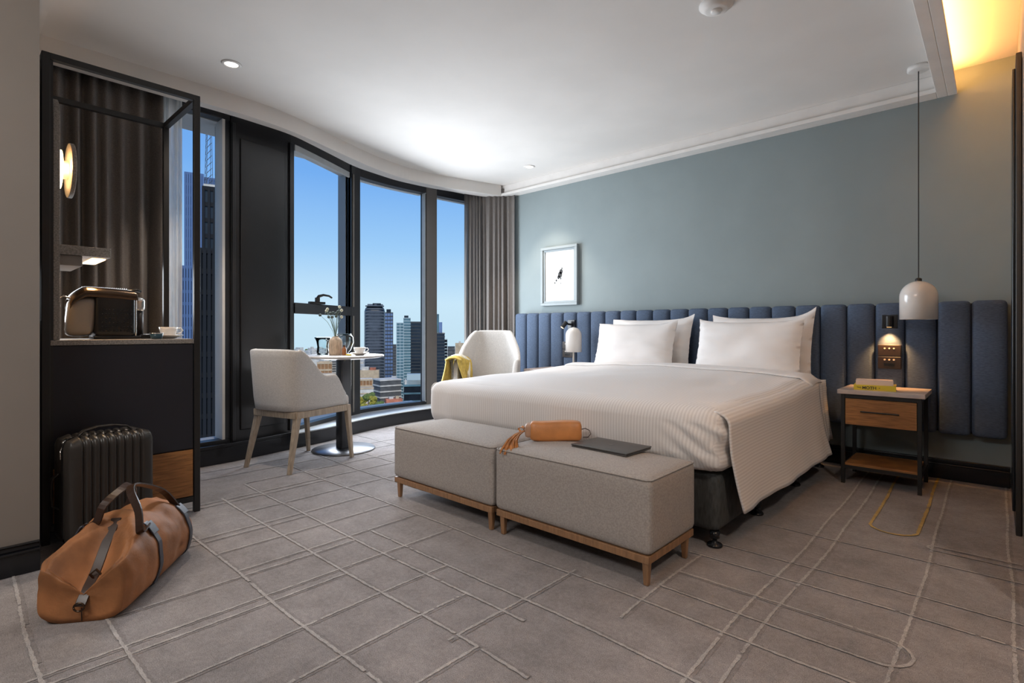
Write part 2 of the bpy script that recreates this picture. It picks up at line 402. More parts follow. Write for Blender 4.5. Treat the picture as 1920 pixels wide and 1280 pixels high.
for i, P in enumerate(lines):
    carpet_line(bl, P, .0100, .0022+i*3e-5, 0, i); carpet_line(bd, P, .013, .0008+i*3e-5, -.010 if i < len(LX) else .010, 99+i)  # darker strip beside each line paints the shade of its embossed edge
carpet_line(bgd, capsule(-.39, 3.27, -.39, 4.58, .10), .014, .0038, 0, 5)
tag(struct('woven_lines', bl, 'carpet_light', parent=flo), kind='stuff'); tag(struct('line_shade', bd, 'carpet_shade', parent=flo), kind='stuff')
tag(struct('golden_loop', bgd, 'carpet_gold', parent=flo), 'golden loop woven into the carpet')
struct('ceiling', B(-5.06, -.27, -2.1, 4.75, ZC, 2.85), 'ceiling_paint')
cc = struct('ceiling_cove', B(-.27, 1.35, -2.1, 4.75, 2.735, 2.85), 'ceiling_paint'); cc.name = 'ceiling.001'
struct('wall_back', B(-4.955, .30, YB, YB+.15, 0, 2.8), 'wall_paint')
struct('wall_right', B(XR, XR+.2, 2.6, YB, 0, 2.74), 'side_paint')
struct('wall_right', B(XR+.2, 1.3, 2.6, 2.72, 0, 2.74), 'side_paint')
struct('wall_right', B(1.2, 1.3, -2.1, 2.6, 0, 2.74), 'side_paint')
struct('wall_front', B(-3, 1.3, -2.1, -2.0, 0, 2.74), 'side_paint')
struct('wall_left', B(-5.6, -2.96, -2.1, .29, 0, 2.7), 'side_paint')
bm = B(-.30, -.245, .3, YB, ZS, 2.74); box(bm, -.245, -.195, .3, YB, ZS, ZS+.022)
struct('trim_1', bm, 'trim_white', bevel=.003)
bm = B(-4.80, -.30, YB-.10, YB, ZS+.03, ZC); box(bm, -4.80, -.30, YB-.125, YB, ZS, ZS+.03)
struct('trim_2', bm, 'trim_white', bevel=.003)
struct('trim_3', slab(fA, fP, .29, 4.474, ZS, ZC), 'ceiling_paint')
bm = B(-4.2, -2.8, .29, .37, ZS, ZC); box(bm, -2.96, -.3, .22, .30, ZS, ZC)
struct('trim_4', bm, 'trim_white')
# skirting: stepped black profile
def skirt(name, x0, x1, y0, y1, d, h=.135):     # d = outward normal
    bm = NB(); X, Y = d
    for t, za, zb in ((.022, 0, h*.70), (.030, h*.70, h*.78), (.014, h*.78, h*.95), (.020, h*.95, h)):
        box(bm, min(x0, x0+X*t), max(x1, x1+X*t), min(y0, y0+Y*t), max(y1, y1+Y*t), za, zb)
    struct(name, bm, 'black_gloss', bevel=.003)
skirt('baseboard_back', -4.2, XR-.03, YB, YB, (0, -1))
skirt('baseboard_left', -2.96, -2.96, -2.0, .29, (1, 0), .125)
skirt('baseboard_right', XR, XR, 4.05, YB-.03, (-1, 0))
# dark door of the wardrobe let into the right wall
bm = B(.066, .088, 3.55, 4.0, 0, 2.35)
d1 = struct('door_1', bm, 'door_dark', bevel=.004)
struct('door_panel', B(.055, .066, 3.62, 3.93, .1, 2.30), 'black_gloss', parent=d1, bevel=.003)

# window wall
struct('baseboard_window', slab(fB, off(fC, -.30), .29, YB, 0, .12), 'black_gloss', bevel=.004)
struct('trim_5', slab(off(fB, .006), off(fB, -.014), .29, 2.05, .12, .145), 'black_gloss', bevel=.003)
struct('trim_6', slab(off(fB, -.003), off(fC, 0), 2.06, YB, .12, .128), 'sill_stone')
ZG0, ZG1 = .165, 2.615
def window(name, y0, y1, jl, jr, z0=ZG0, rd=.20):
    """y0..y1 clear glass, jl/jr frame widths on either side"""
    bm = NB()
    slab(fC, off(fC, -.09), y0-jl, y1+jr, .12, z0, bm=bm)
    slab(fC, off(fC, -.09), y0-jl, y1+jr, ZG1, ZC, bm=bm)
    slab(fC, off(fC, -.09), y0-jl, y0, z0, ZG1, bm=bm); slab(fC, off(fC, -.09), y1, y1+jr, z0, ZG1, bm=bm)
    w = struct(name, bm, 'window_frame', bevel=.004)
    struct('glass_pane', slab(off(fC, -.05), off(fC, -.058), y0, y1, z0, ZG1), 'pane', parent=w)
    bm = slab(off(fC, -.09), off(fC, -.30), y0-jl, y1+jr, .08, z0-.02)
    slab(off(fC, -.09), off(fC, -rd), y0-jl, y1+jr, ZG1-.004, ZC+.1, bm=bm)
    struct('outer_reveal', bm, 'reveal', parent=w)
    return w
w1 = window('window_1', .36, 1.475, .07, .055)
struct('outer_jamb', slab(off(fC, .002), off(fC, -.15), 1.470, 1.49, .165, 2.615), 'reveal', parent=w1)
w2 = window('window_2', 2.09, 2.86, .045, .02)
struct('mid_rail', slab(off(fC, .012), off(fC, -.085), 2.09, 2.93, 1.148, 1.24), 'window_frame', parent=w2, bevel=.004)
struct('outer_jamb', slab(off(fC, -.09), off(fC, -.24), 2.85, 2.99, .1, ZC), 'jamb_grey', parent=w2)
struct('outer_jamb', slab(off(fC, -.09), off(fC, -.20), 2.05, 2.088, .1, ZC), 'window_frame', parent=w2)
struct('side_jamb', slab(off(fC, .014), off(fC, -.10), 2.86, 2.995, .12, ZC), 'window_frame', parent=w2, bevel=.005)
bm = slab(off(fC, .022), off(fC, .014), 2.875, 2.90, .16, 1.148); slab(off(fC, .022), off(fC, .014), 2.875, 2.90, 1.24, 2.6, bm=bm)
struct('jamb_strip', bm, 'mullion_grey', parent=w2)
struct('head_blind', slab(off(fC, -.005), off(fC, -.03), 2.10, 2.85, 2.56, ZG1), 'sill_stone', parent=w2, bevel=.003)
hy = 2.36; hx = fC(hy)+.012
bm = NB(); box(bm, hx-.03, hx+.012, hy-.075, hy+.075, 1.24, 1.262); box(bm, hx-.01, hx+.014, hy-.02, hy+.02, 1.262, 1.30)
tube(bm, [(hx, hy, 1.29), (hx+.01, hy+.01, 1.312), (hx+.02, hy+.05, 1.325), (hx+.03, hy+.10, 1.318), (hx+.03, hy+.13, 1.300)], [.014, .014, .011, .009, .008])
struct('window_handle', bm, 'black_metal', parent=w2, smooth=False, bevel=.003)
w3 = window('window_3', 3.005, 3.885, .01, .02, rd=.15)
struct('mullion', slab(off(fC, .01), off(fC, -.07), 3.90, 4.045, .12, ZC), 'mullion_grey', parent=w3, bevel=.006)
struct('mullion_edge', slab(off(fC, .0), off(fC, -.06), 3.883, 3.902, .12, ZC), 'sill_stone', parent=w3, bevel=.004)
w4 = window('window_4', 4.045, 4.59, .0, .01, rd=.15)
# black column casing between windows 1 and 2
bm = slab(off(fC, .012), off(fC, -.34), 1.53, 2.055, .12, ZC)
tp = struct('trim_7', bm, 'black_panel', bevel=.004)
bm = slab(off(fC, .026), off(fC, .010), 1.60, 1.985, .22, 2.50)
struct('raised_panel', bm, 'black_panel', parent=tp, bevel=.010)
bm = slab(off(fC, .030), off(fC, .010), 1.535, 1.56, .145, 2.6); slab(off(fC, .030), off(fC, .010), 2.03, 2.052, .145, 2.6, bm=bm)
struct('edge_strip', bm, 'window_frame', parent=tp, bevel=.003)

# ------------------------------------------------------------------ curtains
def curtain(name, label, path, z0, z1, m, folds, amp, seed, parent=None, group=None):
    rr = random.Random(seed); ph = [rr.uniform(0, 6.28) for _ in range(4)]
    P = [Vector((*p, 0)) for p in path]; Ls = [0]
    for a, b in zip(P, P[1:]): Ls.append(Ls[-1]+(b-a).length)
    def at(t):
        s = t*Ls[-1]
        for i in range(len(P)-1):
            if s <= Ls[i+1]+1e-9:
                k = (s-Ls[i])/(Ls[i+1]-Ls[i]); d = (P[i+1]-P[i]).normalized(); return P[i].lerp(P[i+1], k), Vector((-d.y, d.x, 0))
    nu = folds*10
    def fn(u, v):
        p, n = at(u); uu = u*folds*2*math.pi
        w = math.sin(uu+1.5*math.sin(u*9+ph[0])+.35*math.sin(v*2.4+ph[2]+u*4))+.35*math.sin(uu*.5+ph[1]+v*.8)+.25*math.sin(uu*2+ph[3])*(1-v)
        a = amp*(.75+.35*math.sin(u*11+ph[3]))*(1-.45*v**4)
        q = p+n*w*a; q.z = z0+(z1-z0)*v; return q
    bm = grid(nu, 14, fn)
    o = obj(name, bm, m, parent, smooth=True, solid=.003)
    if label: tag(o, label, 'curtain', group)
    return o
curtain('curtain', 'dark taupe pleated curtain hanging behind the open coffee cabinet', [(-4.215, .31), (-4.215, 1.04)], .15, 2.66, 'curtain', 8, .050, 3)
curtain('sheer_curtain', 'narrow pale sheer curtain beside the dark curtain behind the coffee cabinet', [(-4.24, 1.035), (-4.25, 1.17)], .15, 2.66, 'sheer_white', 4, .02, 5)
curtain('curtain', 'charcoal pleated curtain hanging beside the blue wall in the far corner', [(-4.14, 4.555), (-4.24, 4.53), (-4.44, 4.36)], .13, 2.66, 'curtain', 6, .030, 8)
curtain('sheer_curtain', 'grey crinkled sheer curtain between the right window and the corner curtain', [(-4.45, 4.37), (-4.60, 4.18)], .13, 2.66, 'sheer_grey', 6, .022, 9)

# ------------------------------------------------------------------ ceiling fittings
for i, (x, y) in enumerate(SPOTS[:2]):
    t = thing('downlight', ['round recessed ceiling downlight nearest the coffee cabinet', 'round recessed ceiling downlight near the corner above the picture'][i], 'downlight', (x, y, ZC), group='ceiling downlights')
    obj('trim_ring', lathe(NB(), [(.038, -.001), (.042, -.008), (.055, -.006), (.060, 0), (.038, 0)], seg=32), 'trim_white', t, smooth=True)
    obj('diffuser', lathe(NB(), [(0, -.003), (.039, -.003), (.039, -.001), (0, -.001)], seg=32), 'led_white', t)
t = thing('smoke_detector', 'white round smoke detector on the ceiling above the bed foot', 'smoke detector', (-1.08, 2.75, ZC))
obj('housing', lathe(NB(), [(0, -.035), (.05, -.034), (.065, -.026), (.072, -.012), (.085, -.008), (.085, 0)], seg=36), 'trim_white', t, smooth=True)
obj('sensor_cap', lathe(NB(), [(0, -.045), (.025, -.043), (.03, -.034), (0, -.034)], seg=24), 'ceramic', t, smooth=True)

# ------------------------------------------------------------------ headboard
hb = thing('headboard', 'long blue upholstered headboard with vertical channels along the back wall', 'headboard', (-2.0, 4.5, .32))
obj('backing', B(-4.05, .035, 4.535, 4.598, .33, 1.175), 'black_metal', hb, world=(-2.0, 4.5, .32))
ch0 = None
CW = .1713
for i in range(24):
    if ch0 is None:
        def puff(w, n):
            w.y -= .012*max(0, 1-(w.x/(CW/2))**2)*(1 if n.y < .3 or True else 0) if w.y < 0 else 0
            return w
        bm = rbox(-CW/2+.0008, CW/2-.0008, -.035, .04, 0, .87, .030, (4, 2, 12), puff)
        c = obj('channel', bm, 'blue_fabric', hb, smooth=True); ch0 = c
    else:
        c = ch0.copy(); COL.objects.link(c); c.parent = hb
    c.location = (-4.063+CW*(i+.5)+2.0, 0, 0)

# picture
t = thing('picture', 'framed white print with a small ink mark on the far wall', 'picture', (-3.50, 4.6, 1.6))
def frame_bm(x0, x1, z0, z1, y0, y1, w):
    bm = NB(); box(bm, x0, x1, y0, y1, z0, z0+w); box(bm, x0, x1, y0, y1, z1-w, z1); box(bm, x0, x0+w, y0, y1, z0+w, z1-w); box(bm, x1-w, x1, y0, y1, z0+w, z1-w); return bm
wo = (-3.50, 4.6, 1.6)
obj('outer_frame', frame_bm(-3.755, -3.26, 1.27, 1.915, 4.555, 4.6, .03), 'frame_grey', t, world=wo, bevel=.003)
obj('inner_frame', frame_bm(-3.725, -3.29, 1.30, 1.885, 4.568, 4.6, .022), 'frame_grey', t, world=wo, bevel=.003)
pr = obj('print', B(-3.703, -3.312, 4.580, 4.595, 1.322, 1.863), 'print_white', t, world=wo)
bm = NB()
for (x, z, r) in ((-3.505, 1.60, .016), (-3.498, 1.62, .013), (-3.515, 1.585, .010), (-3.53, 1.565, .006), (-3.50, 1.575, .005), (-3.54, 1.55, .005), (-3.492, 1.64, .005), (-3.50, 1.545, .003)):
    lathe(bm, [(0, 0), (r, 0)], seg=9); 
    bm.verts.ensure_lookup_table()
    for v in bm.verts[-10:]: v.co = Vector((-3.51+(x+3.51)*2+v.co.x*1.8, 4.579, 1.595+(z-1.595)*1.7+v.co.y*2.2))
tag(obj('ink_mark', bm, 'ink', pr, world=wo), kind='stuff')

# ------------------------------------------------------------------ reading lights and switch plates
def reading_light(label, x, kind):
    t = thing('reading_light', label, 'wall light', (x, 4.465, 1.06), group='headboard reading lights')
    obj('wall_plate', B(-.045, .045, -.012, .02, -.048, .048), 'black_gloss', t, bevel=.003)
    if kind == 0:
        obj('lamp_barrel', tube(NB(), [(0, -.035, .038), (0, -.035, -.038)], .020, 20), 'black_metal', t, bevel=.002)
        obj('arm', B(-.008, .008, -.03, -.01, -.008, .008), 'black_metal', t)
        obj('bulb', lathe(NB(), [(0, -.0395), (.014, -.0395), (.014, -.037)], (0, -.035, 0), 16), 'led_amber', t)
    else:
        obj('arm', tube(NB(), [(0, -.01, 0), (-.01, -.06, .005)], .010, 12), 'black_metal', t)
        d = Vector((-.45, -.5, -.9)).normalized(); c = Vector((-.03, -.085, 0))
        obj('lamp_barrel', tube(NB(), [c-d*.035, c+d*.04], .022, 20), 'black_metal', t, bevel=.002)
        obj('bulb', tube(NB(), [c+d*.040, c+d*.042], .016, 16), 'led_warm', t)
reading_light('square black recessed reading light above the right nightstand', -.548, 0)
reading_light('black swivel reading light on the headboard beside the white table lamp', -3.26, 1)
def switch_plate(label, x, z, n):
    t = thing('switch_plate', label, 'switch', (x, 4.452, z))
    for k in (0, 1):
        p = obj('plate', B(-.066, .066, -.008, .02, .004 if k == 0 else -.082, .082 if k == 0 else 0), 'switch_plate', t, bevel=.003)
        for i in (-1, 0, 1):
            obj('button', tube(NB(), [(i*.026, -.012, .058-k*.078), (i*.026, -.006, .058-k*.078)], .0050 if k == 0 else .0060, 12), 'switch_button', p)
        if k: obj('socket', B(-.03, .03, -.010, -.006, -.062, -.045), 'black_gloss', p)
switch_plate('dark double switch and socket plate above the books', -.549, .817, 0)
switch_plate('dark double switch plate half hidden behind the white table lamp', -3.30, .80, 0)

# ------------------------------------------------------------------ bed
bed = thing('bed', 'wide bed base in charcoal fabric with white mattress', 'bed', (-1.93, 3.4, 0))
bw = (-1.93, 3.4, 0)
obj('base', rbox(-2.93, -.936, 2.41, 4.44, .07, .335, .035, (8, 8, 2)), 'base_fabric', bed, smooth=True, world=bw)
for x, y in ((-.965, 2.44), (-.965, 3.02), (-.965, 3.75), (-2.9, 2.44), (-2.9, 3.4), (-.965, 4.38), (-2.9, 4.38)):
    obj('glide', lathe(NB(), [(0, 0), (.033, 0), (.036, .006), (.030, .014), (.012, .020), (.010, .034), (.022, .040), (.022, .072), (0, .072)], (x, y, 0), 20), 'black_gloss', bed, smooth=True, world=bw)
obj('mattress', rbox(-2.95, -.915, 2.42, 4.44, .335, .645, .06, (8, 8, 2)), 'linen', bed, smooth=True, world=bw)

XL, XRB, YF = -2.975, -.905, 2.355
def fold_noise(p, s, a): return a*noise.noise(Vector(p)*s)
def topz(x, y):
    u = (x+1.94)/1.03; v = (y-2.36)/1.75
    z = .645+.035*(1-u**2)*ss(0, .35, v)+.035*ss(.35, 1, v)
    z += fold_noise((x*.8, y*1.1, 3), 1.7, .014)+fold_noise((x, y*.6, 9), 5, .006)*ss(.1, .5, v)
    return z
def dfn(w, n):
    x, y, z = w
    t = ss(.52, .66, z)
    w.z = z+(topz(x, y)-.67)*t
    puck = fold_noise((x*9, 1, z*1.5), 1, .007)*(1-t)
    if n.y < -.3: w.y += puck-.02*math.sin(max(0, min(1, (.66-z)/.32))*math.pi)*.6
    if n.x > .3:  # gathered corner at the foot
        c = 1-ss(2.36, 2.75, y); w.x += c*.012*math.sin(z*46+y*14)*(1-t)
    if n.y < -.3 and x > -1.25: w.y += .010*math.sin((x+z*1.4)*50)*ss(-1.25, -1.0, x)*(1-t)
    return w
bm = rbox(XL, XRB, YF, 4.02, .345, .67, .075, (70, 26, 14), dfn)
uv = bm.loops.layers.uv.new('UVMap'); bm.normal_update()
for f in bm.faces:
    nn = f.normal
    for l in f.loops:
        p = l.vert.co
        if abs(nn.x) > .72: u = (XRB+(.66-p.z)) if nn.x > 0 else (XL-(.66-p.z))
        else: u = p.x
        l[uv].uv = (u, p.y)
duvet = obj('duvet', bm, 'striped_linen', None, smooth=True)
tag(duvet, 'white satin striped duvet spread over the bed, draping down its sides', 'duvet')
duvet.data.validate()
# side flaps of the duvet
def flap(side):
    y0, y1 = 2.40, 4.02
    def fn(u, v):
        y = lerp(y0, y1, u); zt = topz((XRB-.05) if side > 0 else (XL+.05), y)-.014
        hem = lerp(.185, .200, u)+.004*math.sin(u*9)
        drop = v*(zt-hem+.05)
        if drop < .08:
            a = drop/.08*math.pi/2; x = (XRB-.05)+.068*math.sin(a)*1.0; z = zt-.055*(1-math.cos(a))
        else: x = XRB+.018; z = zt-.055-(drop-.08)
        k = v*v
        x += k*(.030+.045*u+.006*math.sin(u*15+1)+.003*math.sin(u*31)*v+.008*math.sin(u*60)*ss(.88, 1, u))
        x += .004*noise.noise(Vector((y*3, z*6, 1)))
        yy = y+k*(.10*(1-ss(0, .35, u)))+k*.03*ss(.8, 1, u)
        if side < 0: x = XL-(x-XRB)
        return Vector((x, yy, z))
    return grid(90, 26, fn, lambda u, v: (v*.55, u*1.7))
obj('side_drape', flap(1), 'striped_linen', duvet, smooth=True, solid=.008)
obj('side_drape', flap(-1), 'striped_linen', duvet, smooth=True, solid=.008)
# second layer (sheet turned down) at the head end
def turn(u, v):
    y = lerp(3.86, 4.12, v); x = lerp(XL+.02, XRB+.02, u)
    ed = min(u, 1-u); z = topz(max(XL, min(XRB, x)), min(y, 4.0))+.006+.008*math.sin(v*math.pi)
    z -= .05*(1-ss(0, .035, ed))
    return Vector((x, y+.02*math.sin(u*5), z))
obj('turned_edge', grid(60, 8, turn), 'striped_linen', duvet, smooth=True, solid=.01)
def sheetside(u, v):
    y = lerp(3.98, 4.20, u); a = v
    x = XRB+.006+.006*math.sin(u*14)+.035*a*a+.008*u; z = lerp(.655, .24, a)
    return Vector((x, y+.05*a, z))
obj('turned_side', grid(16, 12, sheetside, lambda u, v: (v*.45, u)), 'striped_linen', duvet, smooth=True, solid=.008)

# pillows
def pillow(label, x0, x1, h, th, loc, tilt, yaw, seed, ear=(.03, .03)):
    w = x1-x0; rr = random.Random(seed); sd = rr.uniform(0, 50)
    bm = NB(); n = 26; sheets = []
    for s in (-1, 1):
        g = []
        for i in range(n+1):
            row = []
            for j in range(n+1):
                u = -1+2*i/n; v = -1+2*j/n
                x = u*w/2*(1-.045*(1-v*v)); z = v*h/2*(1-.06*(1-u*u))
                if v > 0: z += (ear[0] if u < 0 else ear[1])*(abs(u)**5)*v
                t = (max(0, 1-abs(u)**2.6))**.55*(max(0, 1-abs(v)**2.4))**.6
                y = s*th/2*t*(1+.18*noise.noise(Vector((u*1.6+sd, v*1.6, s))))
                e = abs(u)**3
                y += .010*noise.noise(Vector((u*3+sd, v*9, s*2)))*(.3+e)+.006*math.sin(v*16+u*5+sd)*e*(1-abs(u)**8)
                row.append(bm.verts.new((x, y, z)))
            g.append(row)
        sheets.append(g)
        for i in range(n):
            for j in range(n):
                q = (g[i][j], g[i+1][j], g[i+1][j+1], g[i][j+1]); bm.faces.new(q if s < 0 else q[::-1])
    bmesh.ops.remove_doubles(bm, verts=bm.verts, dist=.0006)
    o = obj('pillow', bm, 'linen', None, smooth=True); o.location = loc; o.rotation_euler = (R(tilt), 0, R(yaw))
    tag(o, label, 'pillow', 'pillows on the bed')
    return o
# tilt: top leans back (+y)
pillow('white back pillow on the left side, leaning on the blue headboard', -2.72, -1.92, .48, .15, (-2.315, 4.335, .870), -14, 0, 1, (.0, .04))
pillow('white front pillow on the left side of the bed', -2.74, -1.98, .43, .18, (-2.355, 4.14, .855), -16, 2, 2, (.0, .03))
pillow('white back pillow on the right side, its corner highest on the headboard', -1.76, -.99, .50, .15, (-1.375, 4.345, .865), -14, 0, 3, (.02, .07))
pillow('white front pillow on the right side of the bed', -1.80, -1.02, .44, .18, (-1.400, 4.14, .860), -16, -1, 4, (.02, .03))

# ------------------------------------------------------------------ benches
def bench(label, x0, x1):
    y0, y1 = 1.862, 2.285
    o = ((x0+x1)/2, (y0+y1)/2, 0); t = thing('bench', label, 'bench', o, group='benches at the foot of the bed')
    def crown(w, n):
        if w.z > .25:
            u = (w.x-o[0])/((x1-x0)/2); v = (w.y-o[1])/((y1-y0)/2)
            w.z += .022*(1-min(1, abs(u))**3)*(1-min(1, abs(v))**2.5)*ss(.40, .415, w.z)
        return w
    obj('seat', rbox(x0, x1, y0, y1, .118, .420, .028, (14, 10, 6), crown), 'bench_fabric', t, smooth=True, world=o)
    bm = NB(); z = .414; ins = .0035
    ring = [(x0+.02, y0+ins), (x1-.02, y0+ins), (x1-ins, y0+.02), (x1-ins, y1-.02), (x1-.02, y1-ins), (x0+.02, y1-ins), (x0+ins, y1-.02), (x0+ins, y0+.02), (x0+.02, y0+ins)]
    tube(bm, [(a, b, z) for a, b in ring], .0035, 6, cap=False)
    obj('piping', bm, 'bench_fabric', t, smooth=True, world=o)
    bm = NB(); box(bm, x0+.012, x1-.008, y0+.004, y0+.030, .088, .118); box(bm, x0+.012, x1-.008, y1-.034, y1-.008, .088, .118)
    box(bm, x0+.012, x0+.038, y0+.030, y1-.034, .088, .118); box(bm, x1-.034, x1-.008, y0+.030, y1-.034, .088, .118)
    obj('rail', bm, 'oak_leg', t, world=o, bevel=.002)
    for x in (x0+.045, x1-.026):
        for y in (y0+.022, y1-.06): obj('leg', taper(NB(), (x, y, 0), .010, (x, y, .089), .014), 'oak_leg', t, world=o, bevel=.003)
bench('left grey upholstered bench, empty, nearer the window', -2.69, -1.845)
bench('right grey upholstered bench carrying the laptop and tan clutch', -1.832, -.987)

# laptop
t = thing('laptop', 'closed dark grey laptop lying on the right bench', 'laptop', (-1.352, 2.165, .4405), R(-1.5))
obj('base', rbox(-.152, .152, -.108, .108, .0, .008, .0035, (4, 4, 1)), 'laptop_grey', t, smooth=True)
lid = obj('lid', rbox(-.154, .154, -.110, .110, .009, .0155, .003, (4, 4, 1)), 'laptop_grey', t, smooth=True)
bm = NB(); lathe(bm, [(0, .0156), (.0125, .0156), (.0125, .0160), (0, .0160)], (0, 0, 0), 20); lathe(bm, [(0, .0156), (.004, .0156), (.004, .0160), (0, .0160)], (.006, .016, 0), 12)
obj('lid_mark', bm, 'laptop_mark', lid)

# clutch bag
ax = Vector((.62, .79, 0)).normalized()
t = thing('clutch_bag', 'small tan leather clutch with tassel on the right bench', 'clutch bag', (-1.675, 2.155, .437), math.atan2(.235, .20)-R(12))
def cfn(w, n):
    k = abs(w.x)/.14; w.y *= 1-.25*k**3+.0; w.z = .05+(w.z-.05)*(1+.05*(1-k*k)) if True else w.z
    w.y *= 1-.30*ss(.03, .11, w.z); w.z += .003*math.sin(w.x*22); return w
obj('body', rbox(-.132, .132, -.050, .050, 0, .094, .020, (16, 6, 5), cfn), 'leather_clutch', t, smooth=True)
obj('zip', tube(NB(), [(-.125, 0, .082), (-.06, 0, .088), (0, 0, .090), (.06, 0, .091), (.125, 0, .083)], .003, 6), 'leather_dark', t, smooth=True)
obj('end_panel', rbox(-.158, -.120, -.036, .036, .012, .082, .016, (2, 4, 4)), 'clutch_end', t, smooth=True)
obj('wrist_loop', ribbon(NB(), [(.13, 0, .055), (.15, -.005, .062), (.172, -.008, .052), (.178, -.010, .035), (.165, -.01, .018), (.14, -.004, .016)], .012, .003, (0, 1, 0)), 'leather_dark', t)
obj('ring', tube(NB(), [(-.155+.010*math.cos(a), -.004, .050+.012*math.sin(a)) for a in [k*math.pi/6 for k in range(13)]], .002, 6), 'dark_chrome', t)
bm = NB(); rr = random.Random(3)
obj('knot', ribbon(NB(), [(-.155, -.005, .055), (-.175, .012, .062), (-.195, .015, .050), (-.18, -.01, .036), (-.158, -.01, .045)], .016, .004, (0, 1, .3)), 'tassel', t)
for i in range(46):
    a = rr.uniform(-1, 1); b_ = rr.uniform(-1, 1)
    p = [(-.165+.004*a, -.015+.004*b_, .045), (-.195+.012*a, -.055+.01*b_, .030+.006*abs(b_)), (-.215+.024*a, -.105+.016*b_, .012+.006*abs(b_)), (-.222+.040*a, -.150+.020*b_, -.004-.012*abs(a)), (-.224+.046*a, -.175+.02*b_, -.020-.02*rr.random())]
    ribbon(bm, p, .0062, .002, (1, -.3, .2*a))
ts = obj('tassel', bm, 'tassel', t); tag(ts, kind='stuff')

# ------------------------------------------------------------------ nightstands
def nightstand(label, x0, x1, y0, y1, grp='nightstands beside the bed'):
    o = ((x0+x1)/2, (y0+y1)/2, 0); t = thing('nightstand', label, 'nightstand', o, group=grp)
    k = dict(parent=t, world=o)
    obj('top', B(x0-.018, x1+.018, y0-.018, y1+.01, .585, .613), 'night_top', bevel=.003, **k)
    s = .022
    for x in (x0, x1-s):
        for y in (y0, y1-s): obj('leg', B(x, x+s, y, y+s, 0, .585), 'black_metal', bevel=.0015, **k)
    for z in (.560, .098):
        bm = NB(); box(bm, x0+s, x1-s, y0+.002, y0+s-.002, z, z+.022); box(bm, x0+s, x1-s, y1-s+.002, y1-.002, z, z+.022)
        for x in (x0+.002, x1-s+.002): box(bm, x, x+s-.004, y0+s-.003, y1-s+.003, z, z+.022)
        obj('rail', bm, 'black_metal', **k)
    obj('carcass', B(x0+s+.002, x1-s-.002, y0+.02, y1-s, .385, .558), 'black_metal', **k)
    dr = obj('drawer', B(x0+s+.003, x1-s-.003, y0+.002, y0+.02, .388, .556), 'oak', bevel=.001, **k)
    bm = NB(); tube(bm, [(x0+.11, y0-.014, .478), (x1-.11, y0-.014, .478)], .0045, 8)
    for x in (x0+.125, x1-.125): tube(bm, [(x, y0-.014, .478), (x, y0+.004, .478)], .004, 6)
    obj('handle', bm, 'black_metal', dr, world=o)
    obj('shelf', B(x0+s, x1-s, y0+.01, y1-.01, .118, .135), 'oak', bevel=.001, **k)
nightstand('black framed nightstand with oak drawer holding the books', -.758, -.335, 4.02, 4.42)
nightstand('black framed nightstand behind the bed holding the table lamp', -3.50, -3.08, 4.02, 4.42)

# books
def book(label, m, cx, cy, z, w, d, h, yaw, text=None):
    t = thing('book', label, 'book', (cx, cy, z), R(yaw), group='books on the right nightstand')
    bm = NB(); box(bm, -w/2, w/2, -d/2, d/2, 0, .003); box(bm, -w/2, w/2, -d/2, d/2, h-.003, h); box(bm, -w/2, w/2, -d/2, -d/2+.003, .003, h-.003)
    c = obj('cover', bm, m, t, bevel=.0008)
    obj('pages', B(-w/2+.004, w/2-.004, -d/2+.003, d/2-.005, .003, h-.003), 'book_pages', t)
    for s, x, size in (text or []):
        cu = bpy.data.curves.new('title', 'FONT'); cu.body = s; cu.size = size; cu.extrude = .0002; cu.offset = .0006 if size > .02 else .0002
        tmp = bpy.data.objects.new('t', cu); COL.objects.link(tmp); bpy.context.view_layer.update()
        me = bpy.data.meshes.new_from_object(tmp.evaluated_get(bpy.context.evaluated_depsgraph_get())); bpy.data.objects.remove(tmp)
        to = bpy.data.objects.new('title', me); COL.objects.link(to); to.parent = c
        to.rotation_euler = (R(90), 0, 0); to.location = (x, -d/2-.0006, h/2-size*.36); me.materials.clear(); me.materials.append(M['ink'])
book('lower book with a yellow cover reading THE MOTH on its spine', 'book_yellow', -.588, 4.14, .613, .225, .15, .033, 6, [('THE', -.095, .013), ('MOTH', -.066, .026), ('<', .022, .014)])
book('upper pale pink book lying on the yellow one', 'book_pink', -.592, 4.145, .646, .20, .13, .030, 8)

# pendant and table lamp
def dome(bm, r, h, z0):
    prof = [(r-.004, z0), (r, z0), (r, z0+h-r)]
    for k in range(1, 10): a = k*math.pi/18; prof.append((r*math.cos(a), z0+h-r+r*math.sin(a)))
    prof.append((0, z0+h)); prof.append((0, z0+h-.004))
    for k in range(9, 0, -1): a = k*math.pi/18; prof.append(((r-.004)*math.cos(a), z0+h-r+(r-.004)*math.sin(a)))
    prof.append((r-.004, z0+h-r)); prof.append((r-.004, z0))
    return lathe(bm, prof, seg=48)
PX, PY = -.374, 4.28
t = thing('pendant_lamp', 'white dome pendant lamp hanging on a black cord by the bed', 'pendant lamp', (PX, PY, 1.07))
obj('shade', dome(NB(), .101, .248, 0), 'lamp_white', t, smooth=True)
obj('cap', lathe(NB(), [(.018, .246), (.018, .262), (.008, .268), (0, .268)], seg=20), 'black_metal', t, smooth=True)
obj('cord', tube(NB(), [(0, 0, .26), (0, 0, 1.61)], .0032, 8), 'black_metal', t)
obj('ceiling_rose', lathe(NB(), [(0, 1.598), (.052, 1.600), (.060, 1.606), (.060, 1.630), (0, 1.630)], seg=36), 'trim_white', t, smooth=True)
obj('bulb', lathe(NB(), [(0, .12), (.025, .13), (.033, .155), (.025, .18), (.013, .205), (.013, .235), (0, .235)], seg=20), 'ceramic', t, smooth=True)
